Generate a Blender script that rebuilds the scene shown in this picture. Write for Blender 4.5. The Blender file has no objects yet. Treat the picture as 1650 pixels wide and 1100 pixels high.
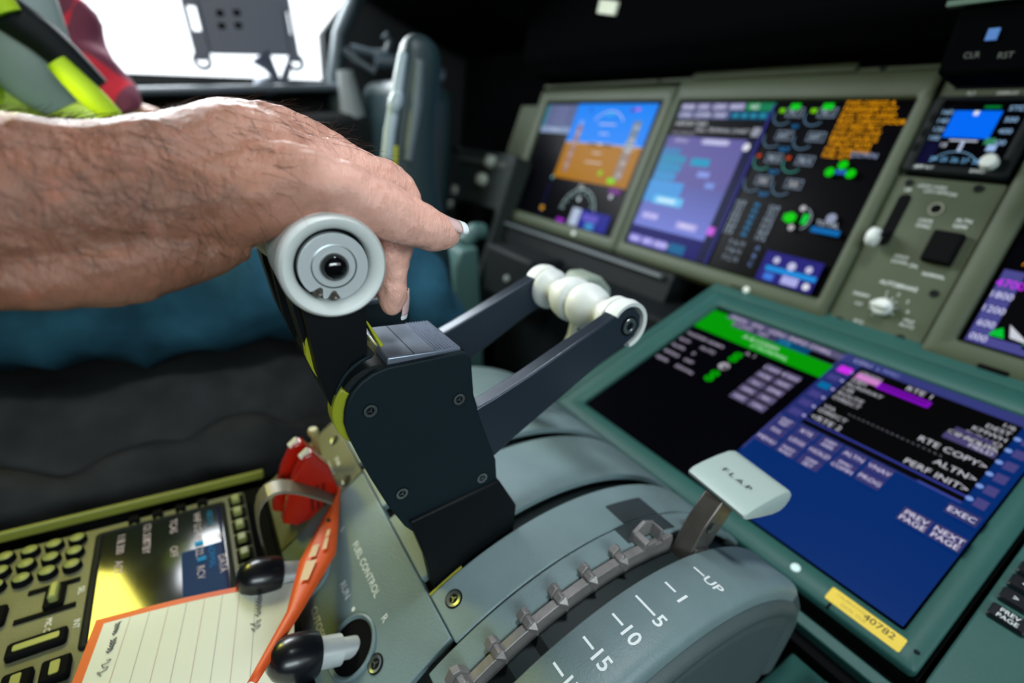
import bpy, bmesh, math, random
from mathutils import Vector, Matrix, noise
from mathutils.bvhtree import BVHTree
random.seed(7)
PI = math.pi
rad = math.radians
scn = bpy.context.scene
COL = scn.collection
# All measurements are metres in a frame whose origin is the eye point; x right, y forward, z up.
Z0 = 0.95                      # height of that origin above the cockpit floor
OFF = Vector((0, 0, Z0))

def V(*a): return Vector(a)
def lin(c): return c / 12.92 if c <= 0.04045 else ((c + 0.055) / 1.055) ** 2.4
def srgb(r, g, b): return (lin(r / 255), lin(g / 255), lin(b / 255))

# ------------------------------------------------------------------ materials
MATS = {}
def pbr(name, col, rough=0.5, metal=0.0, bump=0.0, bscale=400, var=0.0, vscale=30, coat=0.0, spec=0.5, sss=0.0, sheen=0.0, trans=0.0, emit=None, estr=1.0):
    if name in MATS: return MATS[name]
    m = bpy.data.materials.new(name); m.use_nodes = True
    nt = m.node_tree; b = nt.nodes['Principled BSDF']
    b.inputs['Base Color'].default_value = (*col, 1)
    b.inputs['Roughness'].default_value = rough
    b.inputs['Metallic'].default_value = metal
    b.inputs['Specular IOR Level'].default_value = spec
    if coat: b.inputs['Coat Weight'].default_value = coat; b.inputs['Coat Roughness'].default_value = 0.08
    if trans: b.inputs['Transmission Weight'].default_value = trans
    if sss:
        b.inputs['Subsurface Weight'].default_value = sss
        b.inputs['Subsurface Radius'].default_value = (0.006, 0.0025, 0.0015)
        b.inputs['Subsurface Scale'].default_value = 0.6
    if sheen: b.inputs['Sheen Weight'].default_value = sheen
    if emit:
        b.inputs['Emission Color'].default_value = (*emit, 1); b.inputs['Emission Strength'].default_value = estr
    tc = None
    if bump or var:
        tc = nt.nodes.new('ShaderNodeTexCoord')
    if var:
        n = nt.nodes.new('ShaderNodeTexNoise'); n.inputs['Scale'].default_value = vscale; n.inputs['Detail'].default_value = 6
        nt.links.new(tc.outputs['Object'], n.inputs['Vector'])
        r = nt.nodes.new('ShaderNodeValToRGB')
        r.color_ramp.elements[0].position = 0.3; r.color_ramp.elements[1].position = 0.7
        r.color_ramp.elements[0].color = (*[c * (1 - var) for c in col], 1)
        r.color_ramp.elements[1].color = (*[min(1, c * (1 + var)) for c in col], 1)
        nt.links.new(n.outputs['Fac'], r.inputs['Fac']); nt.links.new(r.outputs['Color'], b.inputs['Base Color'])
    if bump:
        n = nt.nodes.new('ShaderNodeTexNoise'); n.inputs['Scale'].default_value = bscale; n.inputs['Detail'].default_value = 3
        nt.links.new(tc.outputs['Object'], n.inputs['Vector'])
        bp = nt.nodes.new('ShaderNodeBump'); bp.inputs['Strength'].default_value = bump; bp.inputs['Distance'].default_value = 0.0006
        nt.links.new(n.outputs['Fac'], bp.inputs['Height']); nt.links.new(bp.outputs['Normal'], b.inputs['Normal'])
    MATS[name] = m
    return m
def lit(r, g, b, k=1.0):
    """pixels of a display: black glass that gives off one colour"""
    name = 'display_light_%d_%d_%d_%d' % (r, g, b, int(k * 100))
    e = srgb(r, g, b)
    return pbr(name, (0.001, 0.001, 0.001), 0.35, spec=0.04, emit=e, estr=k)

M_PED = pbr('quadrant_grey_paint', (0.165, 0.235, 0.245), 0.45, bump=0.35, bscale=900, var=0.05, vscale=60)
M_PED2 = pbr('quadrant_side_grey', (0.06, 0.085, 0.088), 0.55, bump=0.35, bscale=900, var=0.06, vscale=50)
M_BEZ = pbr('bezel_teal_grey', (0.020, 0.092, 0.080), 0.5, bump=0.3, bscale=900, var=0.05)
M_PAN = pbr('panel_olive_grey', (0.055, 0.072, 0.038), 0.6, bump=0.3, bscale=900, var=0.06)
M_PAN2 = pbr('aisle_stand_grey', (0.125, 0.130, 0.075), 0.5, bump=0.3, bscale=900, var=0.06)
M_GAP = pbr('gap_black', (0.002, 0.0022, 0.0025), 0.8, spec=0.1)
M_BLK = pbr('satin_black_paint', (0.0025, 0.004, 0.0055), 0.5, spec=0.18, bump=0.15, bscale=1500)
M_PLATE = pbr('cover_plate_black', (0.0045, 0.013, 0.018), 0.55, spec=0.22, bump=0.25, bscale=2200)
M_ARM = pbr('lever_arm_blue_black', (0.030, 0.042, 0.062), 0.32, metal=0.45, spec=0.7, bump=0.1, bscale=1500)
M_RIB = pbr('ribbed_anodised', (0.26, 0.30, 0.38), 0.35, metal=0.6, bump=0.1)
M_WHITE = pbr('ivory_plastic', (0.72, 0.75, 0.73), 0.42, bump=0.1, bscale=1500, sss=0.0)
M_FLAPW = pbr('flap_grip_plastic', (0.46, 0.56, 0.52), 0.4, bump=0.2, bscale=1300)
M_ALU = pbr('satin_aluminium', (0.66, 0.70, 0.71), 0.34, metal=0.35, bump=0.05, bscale=900)
M_GATE = pbr('gate_metal', (0.24, 0.225, 0.22), 0.42, metal=0.35, bump=0.2, bscale=1200, var=0.15, vscale=120)
M_SHAFT = pbr('flap_lever_metal', (0.16, 0.145, 0.13), 0.3, metal=0.7, bump=0.1, var=0.15, vscale=90)
M_STEEL = pbr('screw_steel', (0.3, 0.33, 0.34), 0.3, metal=0.9)
M_GLASS = pbr('black_gloss', (0.003, 0.003, 0.004), 0.05, coat=1.0)
M_SCRB = pbr('display_glass_black', (0.0008, 0.0008, 0.002), 0.3, spec=0.05)
M_TXT = pbr('legend_white', (0.85, 0.9, 0.9), 0.6)
M_TXTB = pbr('legend_black', (0.01, 0.01, 0.01), 0.6)
M_ORANGE = pbr('orange_tag_print', (0.85, 0.115, 0.02), 0.5)
M_CARD = pbr('cream_card', (0.90, 0.92, 0.80), 0.65, bump=0.05)
M_RULE = pbr('card_ruling', (0.55, 0.33, 0.26), 0.7)
M_RULEG = pbr('card_ruling_grey', (0.35, 0.36, 0.33), 0.7)
M_RED = pbr('red_plastic', (0.42, 0.012, 0.004), 0.22, coat=0.6)
M_YELS = pbr('yellow_label', (0.85, 0.60, 0.045), 0.5)
M_DARK = pbr('dark_trim', (0.0035, 0.006, 0.007), 0.65, spec=0.2, bump=0.1)
M_VDARK = pbr('glareshield_black', (0.0009, 0.001, 0.0013), 0.95, spec=0.02)
M_TEALD = pbr('column_teal', (0.005, 0.022, 0.027), 0.5, bump=0.1)
M_KNOBB = pbr('switch_knob_black', (0.005, 0.006, 0.009), 0.3, coat=0.25)

# ------------------------------------------------------------------ mesh building
_textcache = {}
def text_geo(s, bold=0.0):
    if (s, bold) in _textcache: return _textcache[(s, bold)]
    cu = bpy.data.curves.new('tmp', 'FONT'); cu.body = s; cu.size = 1.0; cu.resolution_u = 3; cu.align_x = 'LEFT'; cu.offset = bold
    o = bpy.data.objects.new('tmp', cu); COL.objects.link(o)
    dg = bpy.context.evaluated_depsgraph_get(); dg.update()
    me = bpy.data.meshes.new_from_object(o.evaluated_get(dg))
    vs = [v.co.copy() for v in me.vertices]; fs = [tuple(p.vertices) for p in me.polygons]
    bpy.data.objects.remove(o); bpy.data.curves.remove(cu); bpy.data.meshes.remove(me)
    w = max((v.x for v in vs), default=0); w0 = min((v.x for v in vs), default=0)
    _textcache[(s, bold)] = (vs, fs, w0, w)
    return _textcache[(s, bold)]

class MB:
    def __init__(s, *mats):
        s.v = []; s.f = []; s.m = []; s.mats = []; s.cur = 0
        for m in mats: s.use(m)
        s.cur = 0
    def use(s, m):
        if m not in s.mats: s.mats.append(m)
        s.cur = s.mats.index(m); return s
    def add(s, vs, fs):
        n = len(s.v); s.v += [Vector(v) for v in vs]
        for f in fs: s.f.append(tuple(i + n for i in f)); s.m.append(s.cur)
        return s
    def box(s, a, b):
        x0, y0, z0 = a; x1, y1, z1 = b
        vs = [(x, y, z) for z in (z0, z1) for y in (y0, y1) for x in (x0, x1)]
        return s.add(vs, [(0, 2, 3, 1), (4, 5, 7, 6), (0, 1, 5, 4), (2, 6, 7, 3), (0, 4, 6, 2), (1, 3, 7, 5)])
    def prism(s, pts, d, flip=False):
        """closed polygon swept along vector d"""
        n = len(pts); d = Vector(d); P = [Vector(p) for p in pts]
        nr = Vector((0, 0, 0))
        for i in range(n): nr += P[i].cross(P[(i + 1) % n])
        if nr.dot(d) > 0: P.reverse()
        vs = P + [p + d for p in P]
        fs = [tuple(range(n)), tuple(range(2 * n - 1, n - 1, -1))]
        fs += [(i, i + n, (i + 1) % n + n, (i + 1) % n) for i in range(n)]
        return s.add(vs, [tuple(reversed(f)) if False else f for f in fs])
    def yz(s, pts, x0, x1): return s.prism([(x0, p[0], p[1]) for p in pts], (x1 - x0, 0, 0))
    def loft(s, rings, cap=True, closed=False):
        n = len(rings[0]); vs = [p for r in rings for p in r]; fs = []
        k = len(rings)
        for j in range(k - 1 + (1 if closed else 0)):
            for i in range(n):
                a = j * n + i; b = j * n + (i + 1) % n; j2 = (j + 1) % k
                fs.append((a, b, j2 * n + (i + 1) % n, j2 * n + i))
        if cap and not closed: fs += [tuple(range(n - 1, -1, -1)), tuple(range((k - 1) * n, k * n))]
        return s.add(vs, fs)
    def lathe(s, o, d, prof, seg=32, cap=True):
        """profile of (distance along d, radius)"""
        d = Vector(d).normalized(); u = d.orthogonal().normalized(); w = d.cross(u); o = Vector(o)
        return s.loft([[o + d * t + (u * math.cos(2 * PI * i / seg) + w * math.sin(2 * PI * i / seg)) * max(r, 1e-6) for i in range(seg)] for t, r in prof], cap)
    def tube(s, path, r, seg=12, cap=True):
        P = [Vector(p) for p in path]; rings = []; k = len(P)
        t0 = (P[1] - P[0]).normalized(); u = t0.orthogonal().normalized()
        for i in range(k):
            t = (P[min(i + 1, k - 1)] - P[max(i - 1, 0)]).normalized()
            u = (u - t * u.dot(t)).normalized(); w = t.cross(u)
            rr = r[i] if isinstance(r, (list, tuple)) else r
            rings.append([P[i] + (u * math.cos(2 * PI * j / seg) + w * math.sin(2 * PI * j / seg)) * rr for j in range(seg)])
        return s.loft(rings, cap)
    def text(s, st, o, u, v, size, m=None, align='c', squash=1.0, lift=0.0, bold=0.0):
        if m: s.use(m)
        vs, fs, w0, w = text_geo(st, bold); u = Vector(u).normalized(); v = Vector(v).normalized(); n = u.cross(v)
        dx = {'c': -(w0 + w) / 2, 'l': -w0, 'r': -w}[align]
        o = Vector(o)
        return s.add([o + u * (p.x + dx) * size * squash + v * (p.y - 0.35) * size + n * lift for p in vs], fs)

def new_obj(name, mb, loc, parent=None, smooth=35, bevel=0, bseg=2, label=None, kind=None, subd=0):
    me = bpy.data.meshes.new(name)
    me.from_pydata([tuple(v + OFF - loc) for v in mb.v], [], mb.f)
    for m in mb.mats: me.materials.append(m)
    me.polygons.foreach_set('material_index', mb.m)
    bm = bmesh.new(); bm.from_mesh(me); bmesh.ops.remove_doubles(bm, verts=bm.verts, dist=1e-7) if len(bm.verts) < 60000 else None
    bmesh.ops.recalc_face_normals(bm, faces=bm.faces); bm.to_mesh(me); bm.free()
    if smooth:
        me.shade_smooth(); me.set_sharp_from_angle(angle=rad(smooth))
    me.update()
    o = bpy.data.objects.new(name, me); COL.objects.link(o)
    if parent: o.parent = parent
    if bevel:
        b = o.modifiers.new('bevel', 'BEVEL'); b.width = bevel; b.segments = bseg; b.limit_method = 'ANGLE'; b.angle_limit = rad(35); b.harden_normals = False
    if subd:
        b = o.modifiers.new('subd', 'SUBSURF'); b.levels = subd; b.render_levels = subd
    if label: o['label'] = label
    if kind: o['kind'] = kind
    return o
class Thing:
    def __init__(s, name, label, cat, base, group=None):
        s.loc = Vector(base) + OFF
        s.o = bpy.data.objects.new(name, None); COL.objects.link(s.o); s.o.location = s.loc; s.o.empty_display_size = 0.02
        s.o['label'] = label; s.o['category'] = cat
        if group: s.o['group'] = group
    def part(s, name, mb, parent=None, **k):
        return new_obj(name, mb, s.loc, parent or s.o, **k)
def single(name, mb, label, cat, group=None, **k):
    xs = [v.x for v in mb.v]; ys = [v.y for v in mb.v]; zs = [v.z for v in mb.v]
    loc = Vector(((min(xs) + max(xs)) / 2, (min(ys) + max(ys)) / 2, min(zs))) + OFF
    o = new_obj(name, mb, loc, **k); o.location = loc; o['label'] = label; o['category'] = cat
    if group: o['group'] = group
    return o
def struct(name, mb, **k):
    loc = OFF.copy(); o = new_obj(name, mb, loc, kind='structure', **k); o.location = loc
    return o

class Fr:
    """a flat surface: origin, right, up; a = along right, d = down, c = out of the surface"""
    def __init__(s, o, u, v): s.o = Vector(o); s.u = Vector(u).normalized(); s.v = Vector(v).normalized(); s.n = s.u.cross(s.v)
    def p(s, a, d, c=0): return s.o + s.u * a - s.v * d + s.n * c
    def box(s, mb, a0, a1, d0, d1, c0, c1):
        return mb.prism([s.p(a0, d1, c0), s.p(a1, d1, c0), s.p(a1, d0, c0), s.p(a0, d0, c0)], s.n * (c1 - c0))
    def rrect(s, a0, a1, d0, d1, r, c=0, k=5):
        pts = []
        for cx, cy, st in ((a1 - r, d0 + r, 0), (a0 + r, d0 + r, 90), (a0 + r, d1 - r, 180), (a1 - r, d1 - r, 270)):
            for i in range(k + 1):
                t = rad(st + 90 * i / k); pts.append(s.p(cx + r * math.cos(t), cy - r * math.sin(t), c))
        return pts
    def rbox(s, mb, a0, a1, d0, d1, r, c0, c1, ch=0.0, k=5):
        P = [s.rrect(a0, a1, d0, d1, r, c0, k), s.rrect(a0, a1, d0, d1, r, c1 - ch, k)]
        if ch: P.append(s.rrect(a0 + ch, a1 - ch, d0 + ch, d1 - ch, max(r - ch, 1e-4), c1, k))
        return mb.loft(P)
    def ring(s, mb, outer, inner, ro, ri, c0, c1, cin, ch=0.0015):
        """bezel: rounded outside, opening inside that drops to level cin"""
        k = 5
        P = [s.rrect(*outer, ro, c0, k), s.rrect(*outer, ro, c1 - ch, k),
             s.rrect(outer[0] + ch, outer[1] - ch, outer[2] + ch, outer[3] - ch, max(ro - ch, 1e-4), c1, k),
             s.rrect(inner[0] - ch, inner[1] + ch, inner[2] - ch, inner[3] + ch, ri + ch, c1, k),
             s.rrect(*inner, ri, c1 - ch, k), s.rrect(*inner, ri, cin, k)]
        return mb.loft(P, cap=False)
    def quad(s, mb, a0, a1, d0, d1, c): return mb.add([s.p(a0, d1, c), s.p(a1, d1, c), s.p(a1, d0, c), s.p(a0, d0, c)], [(0, 1, 2, 3)])
    def disc(s, mb, a, d, r, c, seg=20): return mb.add([s.p(a + r * math.cos(2 * PI * i / seg), d - r * math.sin(2 * PI * i / seg), c) for i in range(seg)], [tuple(range(seg))])
    def text(s, mb, st, a, d, size, c, m=None, align='c', squash=1.0): return mb.text(st, s.p(a, d, c), s.u, s.v, size, m, align, squash)
    def arc(s, mb, a, d, r, t0, t1, w, c, seg=14):
        vs = []; fs = []
        for i in range(seg + 1):
            t = rad(t0 + (t1 - t0) * i / seg)
            for q in (r - w / 2, r + w / 2): vs.append(s.p(a + q * math.cos(t), d - q * math.sin(t), c))
        for i in range(seg): fs.append((2 * i, 2 * i + 1, 2 * i + 3, 2 * i + 2))
        if t1 < t0: fs = [tuple(reversed(f)) for f in fs]
        return mb.add(vs, fs)

class Scr:
    """the lit picture of a display, drawn as thin layers on its glass"""
    def __init__(s, fr, W, H, c=0.0, a0=0.0, d0=0.0):
        s.fr = fr; s.mb = MB(M_SCRB); s.W = W; s.H = H; s.c = c; s.a0 = a0; s.d0 = d0; s.l = c
        fr.box(s.mb, a0, a0 + W, d0, d0 + H, c - 0.004, c)
    def up(s): s.l += 0.00004; return s.l
    def r(s, a0, a1, d0, d1, col, k=1.0):
        s.mb.use(lit(*col, k)); s.fr.quad(s.mb, s.a0 + a0, s.a0 + a1, s.d0 + d0, s.d0 + d1, s.up()); return s
    def t(s, st, a, d, size, col, k=1.0, align='c', sq=1.0):
        s.fr.text(s.mb, st, s.a0 + a, s.d0 + d, size, s.up(), lit(*col, k), align, sq); return s
    def disc(s, a, d, r, col, k=1.0): s.mb.use(lit(*col, k)); s.fr.disc(s.mb, s.a0 + a, s.d0 + d, r, s.up()); return s
    def arc(s, a, d, r, t0, t1, w, col, k=1.0): s.mb.use(lit(*col, k)); s.fr.arc(s.mb, s.a0 + a, s.d0 + d, r, t0, t1, w, s.up()); return s
    def frame(s, a0, a1, d0, d1, w, col, k=1.0):
        s.r(a0, a1, d0, d0 + w, col, k); s.r(a0, a1, d1 - w, d1, col, k); s.r(a0, a0 + w, d0, d1, col, k); s.r(a1 - w, a1, d0, d1, col, k); return s

def screw(mb, o, n, r=0.0035, h=0.001):
    """pan screw with a cross recess"""
    mb.use(M_BLK); mb.lathe(Vector(o) - Vector(n) * 0.0002, n, [(0, r * 1.18), (h * 0.35, r * 1.18), (h * 0.35, r)], 24)
    mb.use(M_STEEL); mb.lathe(o, n, [(h * 0.3, r * 0.98), (h * 0.45, r), (h * 0.3, r * 0.8), (h * 0.2, r * 0.55)], 24, cap=False)
    mb.use(M_BLK); mb.lathe(o, n, [(h * 0.2, r * 0.6), (h * 0.25, r * 0.57)], 16)
    mb.use(M_STEEL)
    n = Vector(n).normalized(); u = n.orthogonal().normalized(); w = n.cross(u); o = Vector(o) + n * h * 0.42
    for k in range(3):
        t = k * 2 * PI / 3 + 0.4; q = (u * math.cos(t) + w * math.sin(t)); s_ = n.cross(q)
        mb.add([o + s_ * r * .09, o + q * r * .45 + s_ * r * .07, o + q * r * .45 - s_ * r * .07, o - s_ * r * .09], [(3, 2, 1, 0)])

UM = rad(73.1475); UL = rad(25); UF = rad(41)
MP = Fr((-0.5577, 0.6581, 0.0835), (1, 0, 0), (0, math.cos(UM), math.sin(UM)))      # main instrument panel, origin at top left of the inboard display picture
LP = Fr((-0.34, 0.5447, -0.1635), (1, 0, 0), (0, math.cos(UL), math.sin(UL)))       # sloping display stand
FP = Fr((0, 0.0862, -0.2306), (1, 0, 0), (0, math.cos(UF), math.sin(UF)))           # aft sloping face of the quadrant
TP = Fr((0, 0, -0.28), (1, 0, 0), (0, 1, 0))                                         # flat aisle stand
HC = (0.185, -0.375); HR = 0.175                                                     # curved top of the quadrant
def hump(deg, r=HR): return (HC[0] + r * math.sin(rad(deg)), HC[1] + r * math.cos(rad(deg)))
def hump_at(y, r=HR): return math.degrees(math.asin((y - HC[0]) / r))
def arcband(mb, x0, x1, t0, t1, r1=HR, r0=HR - 0.004, n=40):
    o = [hump(t0 + (t1 - t0) * i / n, r1) for i in range(n + 1)]; i_ = [hump(t0 + (t1 - t0) * i / n, r0) for i in range(n, -1, -1)]
    # built as quads so that smooth shading works on the curve
    N = n + 1
    vs = [(x, p[0], p[1]) for x in (x0, x1) for p in (o + i_)]
    K = 2 * N; fs = []
    for i in range(K):
        fs.append((i, (i + 1) % K, K + (i + 1) % K, K + i))
    for i in range(n):
        fs.append((i + 1, i, K - 1 - i, K - 2 - i)); fs.append((K + i, K + i + 1, K + K - 2 - i, K + K - 1 - i))
    return mb.add(vs, fs)
# ------------------------------------------------------------------ throttle quadrant housing
T0 = hump_at(0.0862); T1 = 45.5
q = Thing('throttle_quadrant', 'grey curved quadrant housing with lever slots between the display stand and the aisle stand', 'quadrant', (-0.2, 0.15, -0.42))
def bandpart(name, x0, x1, t0=T0, t1=T1, m=M_PED, r1=HR, bev=0.0008, n=40, **k):
    mb = MB(m); arcband(mb, x0, x1, t0, t1, r1, r1 - 0.005, n); return q.part(name, mb, bevel=bev, smooth=40, **k)
cov = bandpart('lever_cover', -0.1745, -0.1438)
mb = MB(); screw(mb, (-0.163, *hump(hump_at(0.0945))), (0, math.sin(rad(hump_at(0.0945))), math.cos(rad(hump_at(0.0945)))), 0.0042, 0.0015); q.part('screw', mb, cov)
bandpart('lever_cover', -0.2395, -0.1865)
bandpart('lever_cover', -0.295, -0.2515)
bandpart('lever_cover', -0.372, -0.303)
bandpart('gate_cover', -0.1430, -0.1282, T0 - 6)
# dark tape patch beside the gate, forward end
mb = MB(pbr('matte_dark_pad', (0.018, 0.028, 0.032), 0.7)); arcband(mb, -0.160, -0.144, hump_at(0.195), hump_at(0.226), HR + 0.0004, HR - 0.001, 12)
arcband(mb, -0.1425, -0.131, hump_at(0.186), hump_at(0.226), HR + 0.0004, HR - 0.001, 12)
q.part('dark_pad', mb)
# inner drum seen through the slots
mb = MB(pbr('drum_dark_teal', (0.010, 0.022, 0.024), 0.6)); arcband(mb, -0.370, -0.081, T0 - 8, T1 + 1, HR - 0.009, HR - 0.02, 40); q.part('inner_drum', mb)
# slot lip, with the yellow light it catches put into its colour
mb = MB(pbr('slot_lip_yellow_light', (0.30, 0.30, 0.03), 0.6)); arcband(mb, -0.1762, -0.1748, T0, hump_at(0.105), HR - 0.0005, HR - 0.006, 12); q.part('lit_slot_lip', mb)
# flap scale cover with numbers
mb = MB(M_PED); 
def ring_profile(t):
    out = []
    for x, r in ((-0.1105, HR - 0.006), (-0.1105, HR - 0.0008), (-0.1097, HR), (-0.0850, HR), (-0.0815, HR - 0.0006), (-0.0790, HR - 0.0022), (-0.0775, HR - 0.0048), (-0.0772, HR - 0.012), (-0.0772, HR - 0.10)):
        y, z = hump(t, r); out.append(V(x, y, z))
    return out
S0 = T0 - 14; S1 = 38.0; NS = 56
rings = []
for i in range(NS + 1): rings.append(ring_profile(S0 + (S1 - S0) * i / NS))
n = len(rings[0]); vs = [p for r in rings for p in r]
fs = [(j * n + i, j * n + i + 1, (j + 1) * n + i + 1, (j + 1) * n + i) for j in range(NS) for i in range(n - 1)]
mb.add(vs, fs)
fc = q.part('flap_scale_cover', mb, smooth=50)
# numbers and ticks printed on the curve
mb = MB(M_TXT)
def scale_mark(y, tick0, tick1, st=None, sx=None, size=0.0100):
    t = hump_at(y); n_ = V(0, math.sin(rad(t)), math.cos(rad(t))); up = V(0, math.cos(rad(t)), -math.sin(rad(t)))
    o = V(0, *hump(t, HR + 0.00012))
    mb.prism([o + V(tick0, 0, 0) - up * .0006, o + V(tick1, 0, 0) - up * .0006, o + V(tick1, 0, 0) + up * .0006, o + V(tick0, 0, 0) + up * .0006], n_ * 0.0001)
    if st: mb.text(st, o + V(sx, 0, 0) + n_ * 0.00006, (1, 0, 0), up, size, M_TXT, 'l', bold=0.018)
scale_mark(0.2074, -0.1030, -0.0962, 'UP', -0.0955, 0.0086)
scale_mark(0.1838, -0.1030, -0.0962, '1', -0.0925)
scale_mark(0.1648, -0.1050, -0.0925, '5', -0.0915)
scale_mark(0.1490, -0.1045, -0.0975, '10', -0.0955)
scale_mark(0.1315, -0.1045, -0.0975, '15', -0.0955)
scale_mark(0.1150, -0.1045, -0.0975, '17', -0.0955)
scale_mark(0.1000, -0.1045, -0.0975, '20', -0.0955)
q.part('flap_scale_numbers', mb, fc, smooth=0)
# raised rim and sunken side panel
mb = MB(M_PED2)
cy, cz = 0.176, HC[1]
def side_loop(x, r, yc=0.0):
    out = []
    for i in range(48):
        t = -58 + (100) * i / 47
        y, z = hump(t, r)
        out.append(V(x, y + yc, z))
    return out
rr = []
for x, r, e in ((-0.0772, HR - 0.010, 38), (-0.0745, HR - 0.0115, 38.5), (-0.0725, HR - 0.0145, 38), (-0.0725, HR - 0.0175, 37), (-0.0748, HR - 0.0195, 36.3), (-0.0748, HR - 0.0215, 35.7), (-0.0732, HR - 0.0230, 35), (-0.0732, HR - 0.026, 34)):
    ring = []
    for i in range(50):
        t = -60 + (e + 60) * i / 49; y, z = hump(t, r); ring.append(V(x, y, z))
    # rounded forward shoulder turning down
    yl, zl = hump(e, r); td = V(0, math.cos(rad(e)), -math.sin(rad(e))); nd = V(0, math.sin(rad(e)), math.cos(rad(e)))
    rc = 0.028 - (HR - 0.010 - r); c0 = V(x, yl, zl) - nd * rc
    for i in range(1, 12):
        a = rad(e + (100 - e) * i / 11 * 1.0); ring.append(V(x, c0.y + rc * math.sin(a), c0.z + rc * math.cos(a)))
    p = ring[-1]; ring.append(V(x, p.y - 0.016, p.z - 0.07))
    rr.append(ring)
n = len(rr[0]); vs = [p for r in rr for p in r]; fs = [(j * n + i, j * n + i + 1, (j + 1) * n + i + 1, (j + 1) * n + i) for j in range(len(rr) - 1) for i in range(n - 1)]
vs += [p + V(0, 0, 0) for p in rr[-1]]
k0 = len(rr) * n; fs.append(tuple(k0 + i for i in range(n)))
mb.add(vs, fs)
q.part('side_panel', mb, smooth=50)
# front shoulder that closes the scale cover towards the display stand
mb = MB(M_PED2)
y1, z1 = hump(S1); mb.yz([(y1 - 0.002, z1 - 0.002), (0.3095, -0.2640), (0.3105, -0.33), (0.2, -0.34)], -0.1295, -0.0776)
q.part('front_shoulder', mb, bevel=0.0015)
# aft sloping face with the fuel controls
fp = MB(M_PED)
FP.box(fp, -0.2935, -0.1480, 0.0008, 0.077, -0.006, 0)
fpl = q.part('fuel_control_panel', fp, bevel=0.0006)
mb = MB(M_PAN2); FP.box(mb, -0.372, -0.2947, 0.0008, 0.077, -0.006, 0.0); sp = q.part('stabiliser_panel', mb, bevel=0.0006)
mb = MB(M_TXT); FP.text(mb, 'FUEL CONTROL', -0.224, 0.0262, 0.0062, 0.0002, M_TXT); FP.text(mb, 'RUN', -0.2235, 0.0430, 0.0062, 0.0002, M_TXT)
FP.text(mb, 'CUTOFF', -0.221, 0.0655, 0.0062, 0.0002, M_TXT); FP.text(mb, 'R', -0.1865, 0.0275, 0.0062, 0.0002, M_TXT); FP.text(mb, 'L', -0.264, 0.030, 0.005, 0.0002, M_TXT)
mb.use(M_TXT); FP.disc(mb, -0.208, 0.0425, 0.0013, 0.0002)
q.part('fuel_control_legend', mb, fpl, smooth=0)
mb = MB(M_TXTB); FP.text(mb, 'STAB', -0.325, 0.0135, 0.0045, 0.0002, M_TXT); FP.text(mb, 'CUTOUT', -0.325, 0.021, 0.0045, 0.0002, M_TXT); FP.text(mb, 'NORM', -0.322, 0.030, 0.004, 0.0002, M_TXT)
q.part('stabiliser_legend', mb, sp, smooth=0)
for a, d in ((-0.1705, 0.0415), (-0.349, 0.0085), (-0.3, 0.014)):
    mb = MB(); screw(mb, FP.p(a, d), FP.n, 0.0042 if a > -0.2 else 0.0035, 0.0018); q.part('screw', mb, fpl if a > -0.2 else sp)
# body under everything
mb = MB(M_DARK)
mb.yz([(0.075, -0.245), (0.12, -0.222), (0.18, -0.213), (0.25, -0.226), (0.295, -0.262), (0.309, -0.28), (0.309, -0.93), (0.02, -0.93), (0.02, -0.30)], -0.372, -0.078)
q.part('body', mb)

# detent gate: serrated metal strip with upright teeth
g = Thing('flap_detent_gate', 'brownish metal strip of upright teeth running along the flap lever slot', 'gate', (-0.125, 0.15, -0.215))
mb = MB(M_GATE); arcband(mb, -0.1272, -0.1226, T0 - 4, hump_at(0.214), HR + 0.0012, HR - 0.009, 40); g.part('strip', mb, bevel=0.0004)
for i, y in enumerate((0.0640, 0.0820, 0.0990, 0.1160, 0.1335, 0.1520, 0.1730)):
    t = hump_at(y); up = V(0, math.sin(rad(t)), math.cos(rad(t))); fw = V(0, math.cos(rad(t)), -math.sin(rad(t)))
    o = V(0, *hump(t)); h = 0.0105 if i == 1 else 0.0066; w = 0.0052 if i == 1 else 0.0034
    mb = MB(M_GATE)
    for (xa, xb, hh, ww) in ((-0.1310, -0.1272, h, w), (-0.1272, -0.1226, h * 0.72, w * 0.8)):
        P = [o - fw * ww + up * 0.001, o + fw * ww + up * 0.001, o + fw * ww * 0.75 + up * hh * 0.8, o + fw * ww * 0.1 + up * hh, o - fw * ww + up * hh * 0.62]
        mb.prism([p + V(xa, 0, 0) for p in P], (xb - xa, 0, 0))
    # sloping outer cheek
    q0 = o + V(-0.1226, 0, 0)
    mb.add([q0 - fw * w * .8 + up * h * .45, q0 + fw * w * .8 + up * h * .62, q0 + fw * w * .9 - up * 0.0045, q0 - fw * w * .5 - up * 0.0025, q0 + V(0.0030, 0, 0) + fw * w * .5 + up * 0.0005, q0 + V(0.0030, 0, 0) + fw * w * .1 - up * 0.0035],
           [(0, 1, 4), (1, 2, 5, 4), (2, 3, 5), (3, 0, 4, 5), (0, 3, 2, 1)])
    g.part('tooth', mb, bevel=0.00035)
    mb2 = MB(M_GATE)
mb = MB(M_GATE)
t = hump_at(0.1960); up = V(0, math.sin(rad(t)), math.cos(rad(t))); fw = V(0, math.cos(rad(t)), -math.sin(rad(t))); o = V(0, *hump(t))
def blk(x0, x1, P): mb.prism([o + V(x0, 0, 0) + fw * a + up * b for a, b in P], (x1 - x0, 0, 0))
blk(-0.1330, -0.1310, ((-0.0075, 0.0005), (0.0085, 0.0005), (0.0085, 0.0085), (-0.0005, 0.0115), (-0.0075, 0.0060)))
blk(-0.1330, -0.1240, ((0.0065, 0.0005), (0.0085, 0.0005), (0.0085, 0.0085), (0.0065, 0.0092)))
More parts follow.
